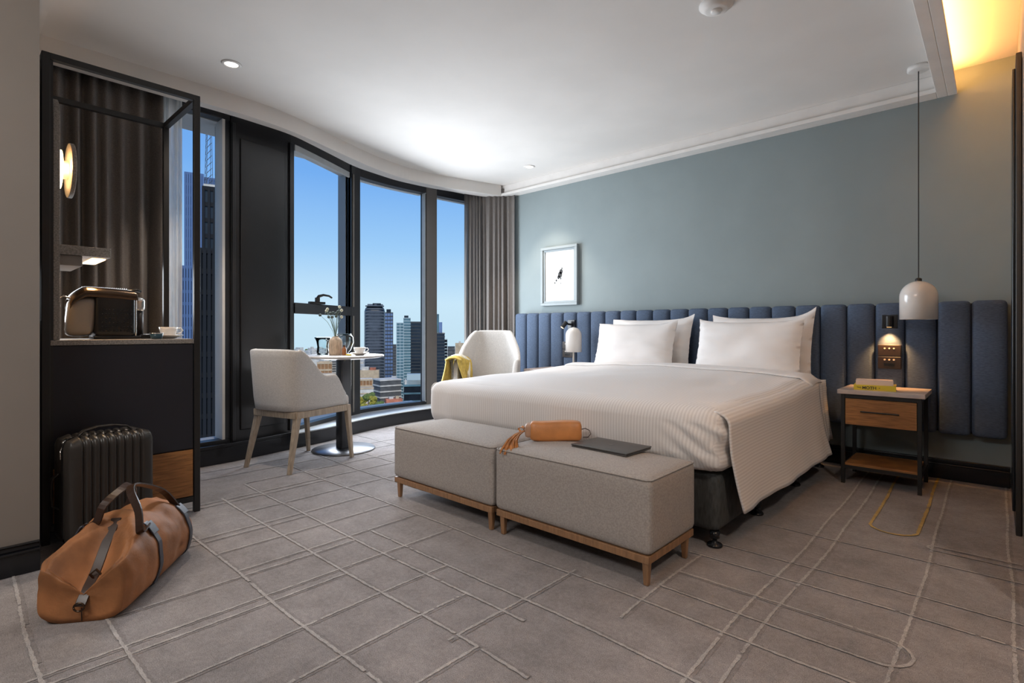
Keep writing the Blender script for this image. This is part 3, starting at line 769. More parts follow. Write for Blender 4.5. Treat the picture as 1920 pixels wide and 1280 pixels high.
t = thing('table_lamp', 'white dome table lamp on a slim pole left of the bed', 'table lamp', (-3.095, 4.27, .613), 0)
obj('shade', dome(NB(), .080, .245, .172), 'lamp_white', t, smooth=True)
obj('pole', tube(NB(), [(0, 0, .012), (0, 0, .36)], .009, 12), 'lamp_pole', t, smooth=True)
obj('base', lathe(NB(), [(0, 0), (.062, 0), (.065, .004), (.062, .012), (0, .014)], seg=32), 'lamp_pole', t, smooth=True)
obj('bulb', lathe(NB(), [(0, .22), (.02, .23), (.026, .25), (.02, .28), (.011, .30), (0, .34)], seg=16), 'ceramic', t, smooth=True)

# ------------------------------------------------------------------ tub chairs
def tub(name, label, loc, yaw, zb, zarm, taperx, wseat, lean, wood):
    t = thing(name, label, 'chair', loc, yaw)
    N = 64; hw = wseat/2
    pts = []
    path = [(hw*.96, .22)]
    ctrl = []
    for k in range(0, 13): ctrl.append((hw*(.97+.03*k/12), .22-.30*k/12))
    n = 4.2
    for k in range(1, 40):
        a = k*math.pi/40; c, s = math.cos(a), math.sin(a)
        ctrl.append((hw*math.copysign(abs(c)**(2/n), c), -.08-.19*abs(s)**(2/n)))
    for k in range(12, -1, -1): ctrl.append((-hw*(.97+.03*k/12), .22-.30*k/12))
    NU = len(ctrl)-1
    def ztop(x, y):
        z = lerp(zarm, zb, ss(.02, -.20, y)*1.0) if y < .02 else zarm
        if y > .10: z = lerp(zarm, .50, ss(.10, .235, y)**1.2)
        if y < -.2: z = zb-.012*(abs(x)/hw)**6
        return z
    Z0 = .425
    def fn(u, v):
        x, y = ctrl[int(round(u*NU))]; zt = ztop(x, y); z = Z0+(zt-Z0)*v
        k = (z-Z0)/(zb-Z0); bk = ss(0, -.22, y)
        x *= lerp(1+.04*math.sin(k*2), taperx, k*bk) if taperx < 1 else 1+(taperx-1)*k*(.4+.6*bk)
        x *= 1-.05*(1-min(1, k*5))
        return Vector((x, y-lean*k*bk-.03*k*(1-bk)*0, z))
    # double-walled shell with rounded rim
    bm = NB(); th = .045; outer = [[fn(i/NU, j/10) for j in range(11)] for i in range(NU+1)]
    def nrm(i):
        a = outer[max(0, i-1)][0]; b = outer[min(NU, i+1)][0]; d = (b-a).normalized(); return Vector((-d.y, d.x, 0))*-1
    rows = []
    for i in range(NU+1):
        n_ = nrm(i)
        if n_.dot(Vector((outer[i][0].x, outer[i][0].y+.0, 0))) > 0: n_ = -n_
        ring = [bm.verts.new(p) for p in outer[i]]
        top = outer[i][-1]
        for k in range(1, 6):
            a = k*math.pi/6; ring.append(bm.verts.new(top+n_*(th/2)*(1-math.cos(a))+Vector((0, 0, 1))*th*.35*math.sin(a)))
        for j in range(10, -1, -1): ring.append(bm.verts.new(outer[i][j]+n_*th))
        rows.append(ring)
    for r, s in zip(rows, rows[1:]):
        for k in range(len(r)-1): bm.faces.new((r[k], r[k+1], s[k+1], s[k]))
        bm.faces.new((r[-1], r[0], s[0], s[-1]))
    bm.faces.new(rows[0]); bm.faces.new(rows[-1][::-1])
    obj('shell', bm, 'chair_fabric', t, smooth=True)
    def cush(w, n_):
        if w.z > .47: w.z += .012*(1-(w.x/.24)**2)
        return w
    obj('seat', rbox(-hw*.88, hw*.88, -.22, .285, .405, .492, .028, (8, 8, 2), cush), 'chair_fabric', t, smooth=True)
    bm = NB(); a, b = hw*.92, hw*.86
    for p, q in (((-a, .255), (a, .255)), ((-b, -.235), (b, -.235)), ((-a, .255), (-b, -.235)), ((a, .255), (b, -.235))):
        ribbon(bm, [(p[0], p[1], .398), (q[0], q[1], .398)], .048, .026, (0, 0, 1))
    obj('seat_rail', bm, wood, t, bevel=.003)
    for sx in (-1, 1):
        obj('leg', taper(NB(), (sx*(hw*.95), .285, 0), .012, (sx*hw*.90, .245, .42), .020), wood, t, bevel=.003)
        obj('leg', taper(NB(), (sx*(hw*.90), -.30, 0), .013, (sx*hw*.80, -.205, .42), .022), wood, t, bevel=.003)
    return t
c1 = tub('tub_chair', 'pale grey upholstered tub chair with splayed wooden legs at the round table', (-3.905, 1.875, 0), R(15.8), .850, .655, 1.02, .50, .035, 'chair_wood')
c2 = tub('tub_chair', 'pale grey armchair behind the bed with a yellow throw over its arm', (-3.82, 3.80, 0), R(214), .985, .690, .62, .64, .06, 'chair_wood')

# throw over the left (viewer's) arm of the far chair
def throw(dx, w, m, name, parent, l0, l1, off_=0):
    def fn(u, v):
        a = (v-.5)*2   # across the arm
        ang = a*2.2
        if abs(a) < .45: y = a/.45*.075; z = .722+off_-.030*(a/.45)**2+.008*math.sin(u*12)
        else:
            k = (abs(a)-.45)/.55; y = math.copysign(.075+.02*k+.018*math.sin(k*3+u*5), a); z = .692+off_-k*(l0 if a < 0 else l1)*(.85+.15*math.sin(u*7))
        x = dx+(u-.5)*w+.010*math.sin(v*9+u*4)
        wv = .011*math.sin(u*26+v*4)
        return Vector((y*1.1+wv*(abs(a) > .3), x-.02, z+wv*.6))
    return obj(name, grid(26, 26, fn), m, parent, smooth=True, solid=.008)
tt = thing('throw_blanket', 'mustard yellow and cream throw draped over the far armchair arm', 'throw', (-3.82, 3.80, 0), R(214))
tx = .31
for nm, m, dx, w, of, l in (('mustard_cloth', 'throw_yellow', .075, .41, .010, .26), ('cream_stripe', 'throw_white', .03, .04, .020, .27)):
    q = throw(dx, w, m, nm, tt, l, l+.06, of); q.location = (tx, 0, 0)
fr = NB()
for i in range(14): ribbon(fr, [(tx+.09, -.08+i*.022, .40), (tx+.095, -.08+i*.022+rnd.uniform(-.006, .006), .35)], .004, .002, (0, 1, 0))
tag(obj('fringe', fr, 'throw_white', tt), kind='stuff')

# ------------------------------------------------------------------ round table and what stands on it
TX, TY = -4.045, 2.31
t = thing('round_table', 'round pale marble cafe table on a dark steel pedestal', 'table', (TX, TY, 0))
ZT = .792
obj('tabletop', lathe(NB(), [(0, ZT-.030), (.20, ZT-.030), (.29, ZT-.022), (.327, ZT-.012), (.330, ZT-.004), (.325, ZT), (0, ZT)], seg=64), 'marble', t, smooth=True, bevel=0)
obj('column', rbox(-.048, .048, -.048, .048, .01, ZT-.03, .012, (1, 1, 2)), 'window_frame', t, smooth=True)
obj('base_disc', lathe(NB(), [(0, 0), (.250, 0), (.257, .004), (.254, .010), (.08, .016), (0, .016)], seg=64), 'steel', t, smooth=True)
obj('top_plate', B(-.09, .09, -.09, .09, ZT-.036, ZT-.03), 'black_metal', t)
UP = Vector((.736, .677, 0)); FW = Vector((-.677, .736, 0))
def tpos(r, f): p = Vector((TX, TY, ZT))+UP*r+FW*f; return (p.x, p.y, ZT+.0005)
# glass jug
t = thing('glass_jug', 'clear glass jug at the left of the round table', 'jug', tpos(-.192, .045))
obj('body', lathe(NB(), [(0, .004), (.045, .004), (.050, .02), (.044, .07), (.052, .115), (.066, .145), (.063, .145), (.049, .113), (.041, .07), (.046, .02), (.041, .009), (0, .009)], seg=32), 'clear_glass', t, smooth=True)
obj('rim', lathe(NB(), [(.063, .140), (.068, .142), (.067, .148), (.062, .147)], seg=32), 'teal_glass', t, smooth=True)
obj('handle', tube(NB(), [(.05, 0, .13), (.085, 0, .125), (.095, 0, .09), (.08, 0, .05), (.046, 0, .04)], .005, 8), 'clear_glass', t, smooth=True)
obj('foot_ring', lathe(NB(), [(.03, 0), (.047, 0), (.047, .004), (.03, .004)], seg=24), 'teal_glass', t)
# woven vase with flowers
t = thing('vase', 'beige ribbed vase holding dried flower stems on the round table', 'vase', tpos(-.068, .0))
def ribs():
    bm = NB(); prof = [(.0, .0), (.050, .0), (.054, .01), (.054, .10), (.050, .125), (.036, .142), (.024, .150), (.024, .156), (.019, .156), (.019, .145), (0, .145)]
    lathe(bm, prof, seg=40)
    for v in bm.verts:
        r = math.hypot(v.co.x, v.co.y); a = math.atan2(v.co.y, v.co.x)
        if r > .03: k = 1+.02*math.cos(a*20); v.co.x *= k; v.co.y *= k
    return bm
obj('body', ribs(), 'woven', t, smooth=True)
fl_bm = [(-.105, .0, .335), (-.055, .01, .37), (-.04, -.01, .385), (-.06, .02, .350), (-.02, .0, .350), (.0, .01, .355), (.045, 0, .365), (.055, .01, .405), (.075, 0, .375), (-.03, -.01, .318), (-.005, .0, .318), (.03, 0, .325), (.072, .01, .320), (.035, -.01, .35)]
for i, (a, b_, z) in enumerate(fl_bm):
    e = UP*(a-.025)+FW*b_; mid = e*.35
    st = obj('stem', tube(NB(), [(0, 0, .13), (mid.x*.5, mid.y*.5, .20), (mid.x*1.5, mid.y*1.5, .13+(z-.13)*.72), (e.x, e.y, z)], .0016, 5), 'stem_green', t)
    fb = NB(); bmesh.ops.create_icosphere(fb, subdivisions=2, radius=.0125, matrix=Matrix.Translation((e.x, e.y, z)))
    for v in fb.verts: v.co += (v.co-Vector((e.x, e.y, z)))*.18*noise.noise(v.co*200)
    obj('flower_head', fb, 'flower_pale' if i in (1, 2, 7, 8, 12) else 'flower_dark', st, smooth=True)
t = thing('glass_globe', 'low round teal glass bowl behind the vase', 'bowl', tpos(-.045, .142))
obj('body', lathe(NB(), [(0, .0), (.03, .0), (.06, .04), (.082, .10), (.080, .145), (.060, .175), (.057, .175), (.076, .143), (.077, .10), (.055, .04), (.02, .006), (0, .006)], seg=36), 'clear_glass', t, smooth=True)
obj('rim', lathe(NB(), [(.056, .172), (.062, .172), (.062, .178), (.056, .178)], seg=32), 'teal_glass', t, smooth=True)
t = thing('small_bottle', 'small amber bottle with dark stopper right of the vase', 'bottle', tpos(.018, -.04))
obj('body', lathe(NB(), [(0, 0), (.016, 0), (.018, .004), (.018, .05), (.012, .062), (.008, .068), (.008, .076), (0, .076)], seg=20), 'bottle_amber', t, smooth=True)
obj('stopper', lathe(NB(), [(0, .074), (.011, .074), (.012, .084), (0, .086)], seg=16), 'leather_dark', t, smooth=True)
def cup_set(loc, yaw, s, lab_c, lab_s, group):
    g = thing('saucer', lab_s, 'saucer', loc, yaw, group='saucers')
    obj('dish', lathe(NB(), [(0, .003), (.022*s, .003), (.024*s, 0), (.030*s, 0), (.045*s, .006), (.072*s, .018), (.074*s, .020), (.070*s, .021), (.042*s, .010), (0, .008)], seg=40), 'ceramic', g, smooth=True)
    c = thing('coffee_cup', lab_c, 'cup', (loc[0], loc[1], loc[2]+.0085), yaw, group='coffee cups')
    obj('bowl', lathe(NB(), [(0, .002), (.020*s, 0), (.024*s, .001), (.034*s, .014), (.042*s, .034), (.046*s, .056), (.0425*s, .056), (.038*s, .034), (.030*s, .014), (0, .006)], seg=36), 'ceramic', c, smooth=True)
    obj('handle', tube(NB(), [(.040*s, 0, .048), (.060*s, 0, .050), (.068*s, 0, .038), (.060*s, 0, .024), (.036*s, 0, .018)], .0038, 8), 'ceramic', c, smooth=True)
cup_set(tpos(.140, -.02), math.atan2(.677, .736)+R(20), 1.05, 'white cup on its saucer at the right of the round table', 'white saucer under the cup on the round table', 0)
t = thing('biscuit', 'small golden biscuit beside the saucer on the round table', 'biscuit', tpos(.07, -.09))
obj('crumb', rbox(-.03, .03, -.012, .012, 0, .012, .005, (3, 2, 1)), 'book_yellow', t, smooth=True)

# ------------------------------------------------------------------ coffee cabinet
CX0 = -3.25; CXB = -3.86; CY0, CY1 = .325, .985; o = (-3.55, .655, 0)
cab = thing('coffee_cabinet', 'tall black framed coffee cabinet with stone counter and dark front', 'cabinet', o)
k = dict(parent=cab, world=o)
s = .030
def bar(*a): obj('frame_bar', B(*a), 'black_metal', bevel=.002, **k)
for y in (CY0, CY1-s):
    bar(CX0-s, CX0, y, y+s, 0, 2.295); bar(CXB, CXB+s, y, y+s, 0, 2.295)
for x in (CX0-s, CXB): bar(x, x+s, CY0+s, CY1-s, 2.265, 2.295)
for y in (CY0, CY1-s): bar(CXB+s, CX0-s, y, y+s, 2.265, 2.295)
bar(CX0-s, CX0-.004, CY0+s, CY1-s, .058, .088)
obj('body', B(CXB+.01, CX0-.02, CY0+s+.002, CY1-s-.002, .09, .928), 'cabinet_dark', **k)
obj('front_panel', B(CX0-.02, CX0-.006, CY0+s+.004, CY1-s-.004, .352, .926), 'cabinet_dark', bevel=.002, **k)
obj('drawer_front', B(CX0-.02, CX0-.006, CY0+s+.004, CY1-s-.004, .092, .346), 'oak', bevel=.002, **k)
obj('counter', B(CXB+.005, CX0-.001, CY0+s+.001, CY1-s-.001, .928, .953), 'terrazzo', bevel=.002, **k)
# stone upright on the left side, rounded top corner at the front
bm = NB(); ya, yb = .367, .392; pr = []
r = .12; x1 = CX0-.012; x0 = CXB+.03; ztp = 2.12
prof = [(x0, .954), (x1, .954), (x1, ztp-r)]+[(x1-r+r*math.cos(a), ztp-r+r*math.sin(a)) for a in (k_*math.pi/16 for k_ in range(1, 9))]+[(x0, ztp)]
va = [bm.verts.new((x, ya, z)) for x, z in prof]; vb = [bm.verts.new((x, yb, z)) for x, z in prof]
bm.faces.new(va); bm.faces.new(vb[::-1])
for i in range(len(prof)): j = (i+1) % len(prof); bm.faces.new((va[i], va[j], vb[j], vb[i]))
obj('stone_upright', bm, 'terrazzo', bevel=.002, **k)
obj('side_panel', B(CXB+.03, CX0-.005, CY0+.003, .366, .09, 2.265), 'black_metal', **k)
# shelf with light under it
sh = obj('stone_shelf', B(CXB+.16, CX0-.022, .392, .588, 1.362, 1.408), 'terrazzo', bevel=.002, **k)
obj('light_strip', B(-3.60, -3.34, .525, .578, 1.356, 1.362), 'led_warm', sh, world=o)
obj('under_box', B(-3.62, -3.285, .394, .478, 1.312, 1.361), 'side_paint', sh, world=o, bevel=.002)
# disc wall light
t = thing('disc_wall_light', 'round stone disc wall light glowing inside the coffee cabinet', 'wall light', (-3.43, .392, 1.80))
dsk = obj('disc', tube(NB(), [(0, .050, 0), (0, .068, 0)], .135, 48), 'terrazzo', t, bevel=.003)
obj('glow_ring', tube(NB(), [(0, .004, 0), (0, .022, 0)], .095, 48), 'led_warm', t)
obj('mount', tube(NB(), [(0, 0.001, 0), (0, .050, 0)], .045, 32), 'lamp_pole', t)
light('disc_glow', 'POINT', (-3.33, .428, 1.80), (0, 0, 0), 1.6, (1, .55, .22), shadow_soft_size=.01)

# coffee machine
mo = (-3.50, .60, .953)
t = thing('coffee_machine', 'black and chrome capsule coffee machine on the cabinet counter', 'coffee machine', mo)
def mm(name, bm, m, **kk): return obj(name, bm, m, t, **kk)
mm('body', rbox(-.075, .075, -.05, .125, .012, .235, .022, (2, 3, 3)), 'machine_black', smooth=True)
mm('base', rbox(-.072, .072, -.055, .150, 0, .018, .006, (2, 3, 1)), 'machine_black', smooth=True)
mm('water_tank', rbox(-.062, .062, -.168, -.052, .016, .222, .035, (3, 4, 4), lambda w, n: Vector((w.x, w.y+.02*(w.z/.22), w.z))), 'tank', smooth=True)
bm = NB()
def lid_fn(u, v):
    y = lerp(-.150, .135, u); a = (v-.5)*math.pi; z = .205+.067*min(1, (u*4.5))**.6 if u < .22 else .272-.012*((u-.22)/.78)**2
    return Vector((.074*math.sin(a), y, z-.052+.052*math.cos(a)**.5 if math.cos(a) > 0 else z-.052))
mm('top_cover', grid(30, 16, lid_fn), 'dark_chrome', smooth=True, solid=.006)
bm = NB()
for iy in range(9):
    for iz in range(6):
        tube(bm, [(.0752, -.02+iy*.0155, .045+iz*.022), (.0768, -.02+iy*.0155, .045+iz*.022)], .0035, 8)
tag(mm('dot_grid', bm, 'black_metal'), kind='stuff')
bm = NB(); rk = []
for i in range(22): tube(bm, [(-.004+i*0, -.09+i*.009, .272), (.004, -.09+i*.009, .272)], .0028, 6)
tag(mm('top_ridges', bm, 'chrome'), kind='stuff')
mm('front_plate', rbox(-.06, .06, .124, .132, .014, .25, .003, (2, 1, 2)), 'chrome', smooth=True)
mm('spout', rbox(-.026, .026, .130, .180, .150, .225, .018, (3, 3, 3)), 'chrome', smooth=True)
mm('spout_column', tube(NB(), [(0, .155, .018), (0, .155, .155)], .020, 16), 'switch_plate', smooth=True)
mm('lever', tube(NB(), [(0, .11, .262), (0, .14, .268), (0, .165, .262)], .007, 10), 'machine_black', smooth=True)
mm('drip_tray', rbox(-.05, .05, .150, .215, 0, .026, .008, (2, 2, 1)), 'machine_black', smooth=True)
mm('tank_handle', tube(NB(), [(.03, -.140, .205), (.03, -.170, .222), (.03, -.188, .205), (.03, -.185, .165)], .004, 8), 'chrome', smooth=True)
cup_set((-3.43, .878, .9535), R(75), 1.0, 'white cup on its saucer beside the coffee machine', 'white saucer on the stone counter by the coffee machine', 1)
t = thing('glass_dish', 'small dark glass dish between the coffee machine and the cup', 'dish', (-3.34, .80, .9535))
obj('dish', lathe(NB(), [(0, .003), (.022, .003), (.024, 0), (.028, .008), (.032, .030), (.029, .030), (.024, .010), (0, .008)], seg=20), 'teal_glass', t, smooth=True)
obj('rim', lathe(NB(), [(.028, .028), (.033, .028), (.033, .032), (.028, .032)], seg=20), 'chrome', t, smooth=True)

# ------------------------------------------------------------------ suitcase
SW, SH, ST = .345, .525, .215
t = thing('suitcase', 'black ribbed hard shell cabin suitcase standing before the coffee cabinet', 'suitcase', (-3.095, .535, 0), R(8))
def rib_shell(x0, x1, sgn):
    def f(w, n):
        if abs(n.x) > .5 or n.z > .3:
            y = w.y; ph = (y+SW/2)/SW*11*2*math.pi
            g = max(0, -math.cos(ph)*-1)**3 if False else (.5+.5*math.cos(ph))**3
            e = 1-ss(.42*SW, .5*SW, abs(y))
            q = w-n*g*.011*e; 
            return q
        return w
    return rbox(x0, x1, -SW/2, SW/2, .045, SH, .048, (4, 66, 10), f)
obj('front_shell', rib_shell(.006, ST/2, 1), 'suitcase_black', t, smooth=True)
obj('rear_shell', rib_shell(-ST/2, -.006, -1), 'suitcase_black', t, smooth=True)
obj('zip_band', rbox(-.014, .014, -SW/2+.003, SW/2-.003, .05, SH-.004, .044, (1, 8, 8)), 'black_metal', t, smooth=True)
obj('top_handle', ribbon(NB(), [(0, -.105, SH-.006), (0, -.085, SH+.014), (0, -.03, SH+.026), (0, .03, SH+.026), (0, .085, SH+.014), (0, .105, SH-.006)], .030, .008, (1, 0, 0)), 'suitcase_black', t, bevel=.003)
obj('side_handle', ribbon(NB(), [(-.02, -SW/2+.004, .20), (-.02, -SW/2-.020, .22), (-.02, -SW/2-.024, .28), (-.02, -SW/2-.020, .34), (-.02, -SW/2+.004, .36)], .026, .007, (1, 0, 0)), 'suitcase_black', t, bevel=.003)
bm = NB(); tube(bm, [(.0, -SW/2+.020, SH-.032), (.022, -SW/2+.000, SH-.060), (.032, -SW/2-.002, SH-.095)], .0035, 6); tube(bm, [(-.012, -SW/2+.03, SH-.016), (.01, -SW/2+.012, SH-.03)], .006, 8)
obj('zip_pull', bm, 'chrome', t, smooth=True)
for x in (-.07, .07):
    for y in (-.12, .12):
        w_ = obj('wheel', tube(NB(), [(x, y-.011, .022), (x, y+.011, .022)], .022, 18), 'black_metal', t, bevel=.003)
        obj('wheel_mount', B(x-.018, x+.018, y-.017, y+.017, .030, .060), 'black_gloss', w_, bevel=.003)

# ------------------------------------------------------------------ duffel bag
BL, BW = .64, .30
DUF_LOC = (-2.31, .335, 0); DUF_YAW = math.atan2(.585, -.81)
t = thing('duffel_bag', 'tan suede duffel bag with dark leather straps on the carpet', 'bag', DUF_LOC, DUF_YAW)
# local: x along the bag from the near end (0) to far end, y across (+y = right of travel... away from viewer's right), z up
def bagpt(s, th):
    """s 0..1 along, th angle around section, 0 = +y side"""
    e = ss(0, .05, s); ef = 1-ss(.84, 1.0, s)
    wd = BW/2*(.94+.08*math.sin(s*math.pi))*(.93+.07*e)*(.72+.28*ef); H = .275*(.90+.12*math.sin(min(1, s*1.15)*math.pi))*(.97+.03*e)*(.62+.38*ef)
    c, sn = math.cos(th), math.sin(th)
    y = wd*math.copysign(abs(c)**.60, c); zc = H*.45; a = min(1, abs(y/wd))
    z = zc+(H-zc)*abs(sn)**.66 if sn > 0 else zc-zc*abs(sn)**.45
    if sn > 0:
        z -= .035*ss(.35, 1, a)*ss(.1, .4, s)
        P = .080+(H-.075)*(s/.36)+a*.150-.02*math.sin(min(1, s/.36)*math.pi)      # end folded in towards the ring
        k_ = P-z
        if s < .5: z = min(z, P)-.022*math.exp(-(k_/.010)**2)
        z += .016*math.exp(-((a)/.22)**2)*ss(.3, .45, s)*ef
        z -= .030*math.exp(-((s-.56)/.08)**2)*(1-a)
    nz_ = noise.noise(Vector((s*5, y*9, z*9)))*.010+noise.noise(Vector((s*13, y*22, z*22+4)))*.004
    if sn > -.6: y += nz_*(1 if c >= 0 else -1); z += nz_*.8 if sn > 0 else 0
    x = s*BL+(.03*(z/.25))*(1-ss(0, .3, s))*(1-a)-.02*ss(.10, .22, z)*(1-ss(0, .2, s))*a
    return Vector((x, y, max(.001, z)))
bm = NB(); NS, NT = 110, 80
rings = [[bm.verts.new(bagpt(i/NS, 2*math.pi*j/NT)) for j in range(NT)] for i in range(NS+1)]
for a, b_ in zip(rings, rings[1:]):
    for j in range(NT): bm.faces.new((a[j], a[(j+1) % NT], b_[(j+1) % NT], b_[j]))
# end caps: concentric rings pulled to a centre point
for ring, s, dx in ((rings[0], 0, .012), (rings[-1], 1, .02)):
    c = sum((v.co for v in ring), Vector())/NT; prev = ring
    for kk in (.8, .55, .3, .1):
        nr = [bm.verts.new(c.lerp(v.co, kk)+Vector((dx*(1-kk)*(1 if s == 0 else 1)+noise.noise(v.co*8+Vector((kk*4, 0, 0)))*.006, 0, 0))) for v in ring]
        for j in range(NT):
            q = (prev[j], prev[(j+1) % NT], nr[(j+1) % NT], nr[j]); bm.faces.new(q if s else q[::-1])
        prev = nr
    bm.faces.new(prev if s else prev[::-1])
obj('body', bm, 'leather_tan', t, smooth=True)
def strap_around(s, th0, th1, w, n=36, lift=.004):
    P = []; S = []
    for i in range(n+1):
        th = lerp(th0, th1, i/n); p = bagpt(s, th); c = Vector((p.x, 0, .11)); d = (p-c).normalized()
        P.append(p+d*lift); S.append(Vector((1, 0, 0)))
    return ribbon(NB(), P, w, .004, (1, 0, 0))
S1, S2 = .35, .80
for sg in (S1, S2):
    obj('strap', strap_around(sg, R(-62), R(62), .026), 'leather_slate', t)
    obj('strap', strap_around(sg, R(118), R(242), .026), 'leather_slate', t)
    for th in (50, 130):
        p = bagpt(sg, R(th)); c = Vector((p.x, 0, .11)); d = (p-c).normalized()
        b = NB(); p2 = bagpt(sg, R(th-12 if th < 90 else th+12)); p3 = bagpt(sg, R(th+10 if th < 90 else th-10))
        ribbon(b, [p2+d*.009, p+d*.009, p3+d*.009], .046, .006, (1, 0, 0)); obj('strap_patch', b, 'leather_slate', t, bevel=.002)
def bez(ps, n=26):
    out = []; ps = [Vector(p) for p in ps]; k_ = len(ps)-1
    P = [ps[0]]+ps+[ps[-1]]
    for i in range(k_):
        a, b, c, d = P[i], P[i+1], P[i+2], P[i+3]
        for j in range(n//k_+1):
            u = j/(n//k_+1); out.append(.5*((2*b)+(-a+c)*u+(2*a-5*b+4*c-d)*u*u+(-a+3*b-3*c+d)*u**3))
    out.append(ps[-1]); return out
a1 = bagpt(S1, R(58)); a2 = bagpt(S2, R(58)); mx_ = (a1.x+a2.x)/2
obj('handle', ribbon(NB(), bez([a1, (a1.x-.03, .055, .275), (a1.x-.03, .03, .340), (mx_-.10, .01, .372), (mx_, .02, .370), (a2.x-.05, .05, .310), a2]), .028, .006, (.25, .9, .3)), 'leather_dark', t)
a1 = bagpt(S1, R(122)); a2 = bagpt(S2, R(122))
obj('handle', ribbon(NB(), bez([a1, (a1.x-.09, -.12, .25), (a1.x-.06, -.10, .32), (mx_-.13, -.04, .380), (mx_-.03, -.02, .375), (a2.x-.05, -.06, .31), a2]), .028, .006, (.2, .9, -.3)), 'leather_dark', t)
# closing strap from the ridge down to the ring on the end
cl = bez([bagpt(.36, R(90))+Vector((0, 0, .006)), bagpt(.24, R(90))+Vector((0, 0, .012)), bagpt(.12, R(90))+Vector((-.005, 0, .014)), bagpt(.03, R(90))+Vector((-.014, 0, .004)), (-.014, 0, .060)])
obj('closing_strap', ribbon(NB(), cl, .034, .007, (0, 1, 0)), 'leather_dark', t, bevel=.002)
bk = obj('buckle', frame_bm(-.019, .019, .0, .030, -.003, .003, .005), 'dark_chrome', t)
bk.location = bagpt(.10, R(90))+Vector((-.016, 0, .010)); bk.rotation_euler = (0, R(-50), R(90))
obj('ring', tube(NB(), [(-.018, .016*math.cos(a), .060+.014*math.sin(a)) for a in [k_*math.pi/8 for k_ in range(17)]], .003, 8), 'dark_chrome', t, smooth=True)
obj('end_seam', tube(NB(), [(-.003, .0, .05), (-.002, .0, .03), (-.002, .0, .006)], .002, 6), 'leather_dark', t)
p = bagpt(.66, R(52)); d = (p-Vector((p.x, 0, .11))).normalized()
obj('leather_badge', tube(NB(), [p-d*.002, p+d*.003], .019, 24), 'base_fabric', t)

# ------------------------------------------------------------------ city outside
GZ = -88
FWV = Vector((-.677, .736, 0)); RTV = Vector((.736, .677, 0))
def far(px, d): return FWV*d+RTV*((px-960)/990*d)
gr = NB()
seg = 96
lathe(gr, [(0, GZ), (300, GZ), (800, GZ), (2450, GZ)], seg=seg)
g = obj('ground', gr, 'city_ground'); g['kind'] = 'structure'
FOOT = []
def tower(name, label, pl, pr, ytop, d, depth, m, yaw=0, bands=None, bm_mat='band_dark', fins=0, crown=None, rnd_=0, base=GZ, group=None):
    """pl..pr, ytop: how wide and how tall the building stands as an angle from the room; d its distance in metres"""
    c = far((pl+pr)/2, d); w = (pr-pl)/990*d/ (abs(math.cos(R(yaw)))+abs(math.sin(R(yaw)))*depth if yaw else 1); dp = w*depth
    zt = 1+(619-ytop)/990*d; h = zt-base
    ang = math.atan2(c.y, c.x)-math.pi/2+R(yaw); c2 = c+Vector((c.x, c.y, 0)).normalized()*dp/2
    t = thing(name, label, 'building', (c2.x, c2.y, base), ang, group); FOOT.append((c2.x, c2.y, math.hypot(w, dp)/2+22))
    if rnd_: obj('body', rbox(-w/2, w/2, -dp/2, dp/2, -5, h, rnd_*min(w, dp)/2, (4, 4, 4)), m, t, smooth=True)
    else: obj('body', B(-w/2, w/2, -dp/2, dp/2, -5, h), m, t)
    if bands:
        bm = NB(); n = max(2, int(h/bands)); e = w*.012+.15
        for i in range(1, n+1): z = i*h/n; box(bm, -w/2-e, w/2+e, -dp/2-e, dp/2+e, z-bands*.16, z+bands*.10) if not rnd_ else box(bm, -w/2*.90, w/2*.90, -dp/2-e, dp/2+e, z-bands*.16, z+bands*.10)
        tag(obj('floor_bands', bm, bm_mat, t), kind='stuff')
    if fins:
        bm = NB()
        for i in range(fins+1): x = -w/2+w*i/fins; box(bm, x-.25, x+.25, -dp/2-.5, dp/2+.5, 0, h)
        tag(obj('mullions', bm, bm_mat, t), kind='stuff')
    if crown:
        for (a, b_, hh, mm_) in crown: obj('roof_block', B(a*w/2, b_*w/2, -dp*.3, dp*.3, h-.1, h+hh), mm_, t)
    return t
tower('tower', 'tallest dark rounded glass tower behind the round table', 684, 722, 573, 700, .8, 'slate_tower', 0, 4, 'slate_band', crown=[(-.7, .2, 2.5, 'slate_band'), (-.2, .6, 3.6, 'glass_dark'), (.5, .8, 2.4, 'slate_band')], rnd_=.7)
tower('tower', 'slim glass tower just right of the tallest dark tower', 722, 737, 586, 760, 1, 'glass_blue_light', 0, 5, 'band_dark', fins=3, crown=[(-.6, .5, 5, 'glass_dark')])
tower('tower', 'low dark block between the slim tower and the white balcony tower', 737, 747, 646, 800, 1, 'grey_city', 0, 4)
tower('apartment_tower', 'teal apartment tower with white balconies, left one of the pair', 744, 757, 605, 620, 1, 'glass_teal', 0, 3.4, 'band_white', fins=2)
tower('apartment_tower', 'teal apartment tower with white balconies, taller one of the pair', 757, 770, 596, 640, 1, 'glass_teal', 0, 3.4, 'band_white', crown=[(-.8, .4, 3, 'glass_dark')])
tower('tower', 'broad dark glass tower left of the grey mullion', 770, 800, 605, 660, .8, 'glass_dark', 0, 4, 'band_dark', crown=[(-1, 1, 1.6, 'band_dark')])
tower('tower', 'dark tower with white roof line right of the grey mullion', 804, 834, 625, 650, .8, 'glass_dark', 0, 4, 'band_dark', crown=[(-.2, .3, 24, 'glass_teal'), (.3, .7, 14, 'glass_blue_light'), (-1, 1, 1.4, 'pale_city')])
tower('tower', 'very thin dark tower beside the white roofed tower', 834, 839, 636, 690, 2, 'glass_black', 0, 4, 'band_white')
tower('office_block', 'grey office block beyond the thin dark tower', 840, 853, 650, 900, 1, 'grey_city', 0, 6, 'band_dark')
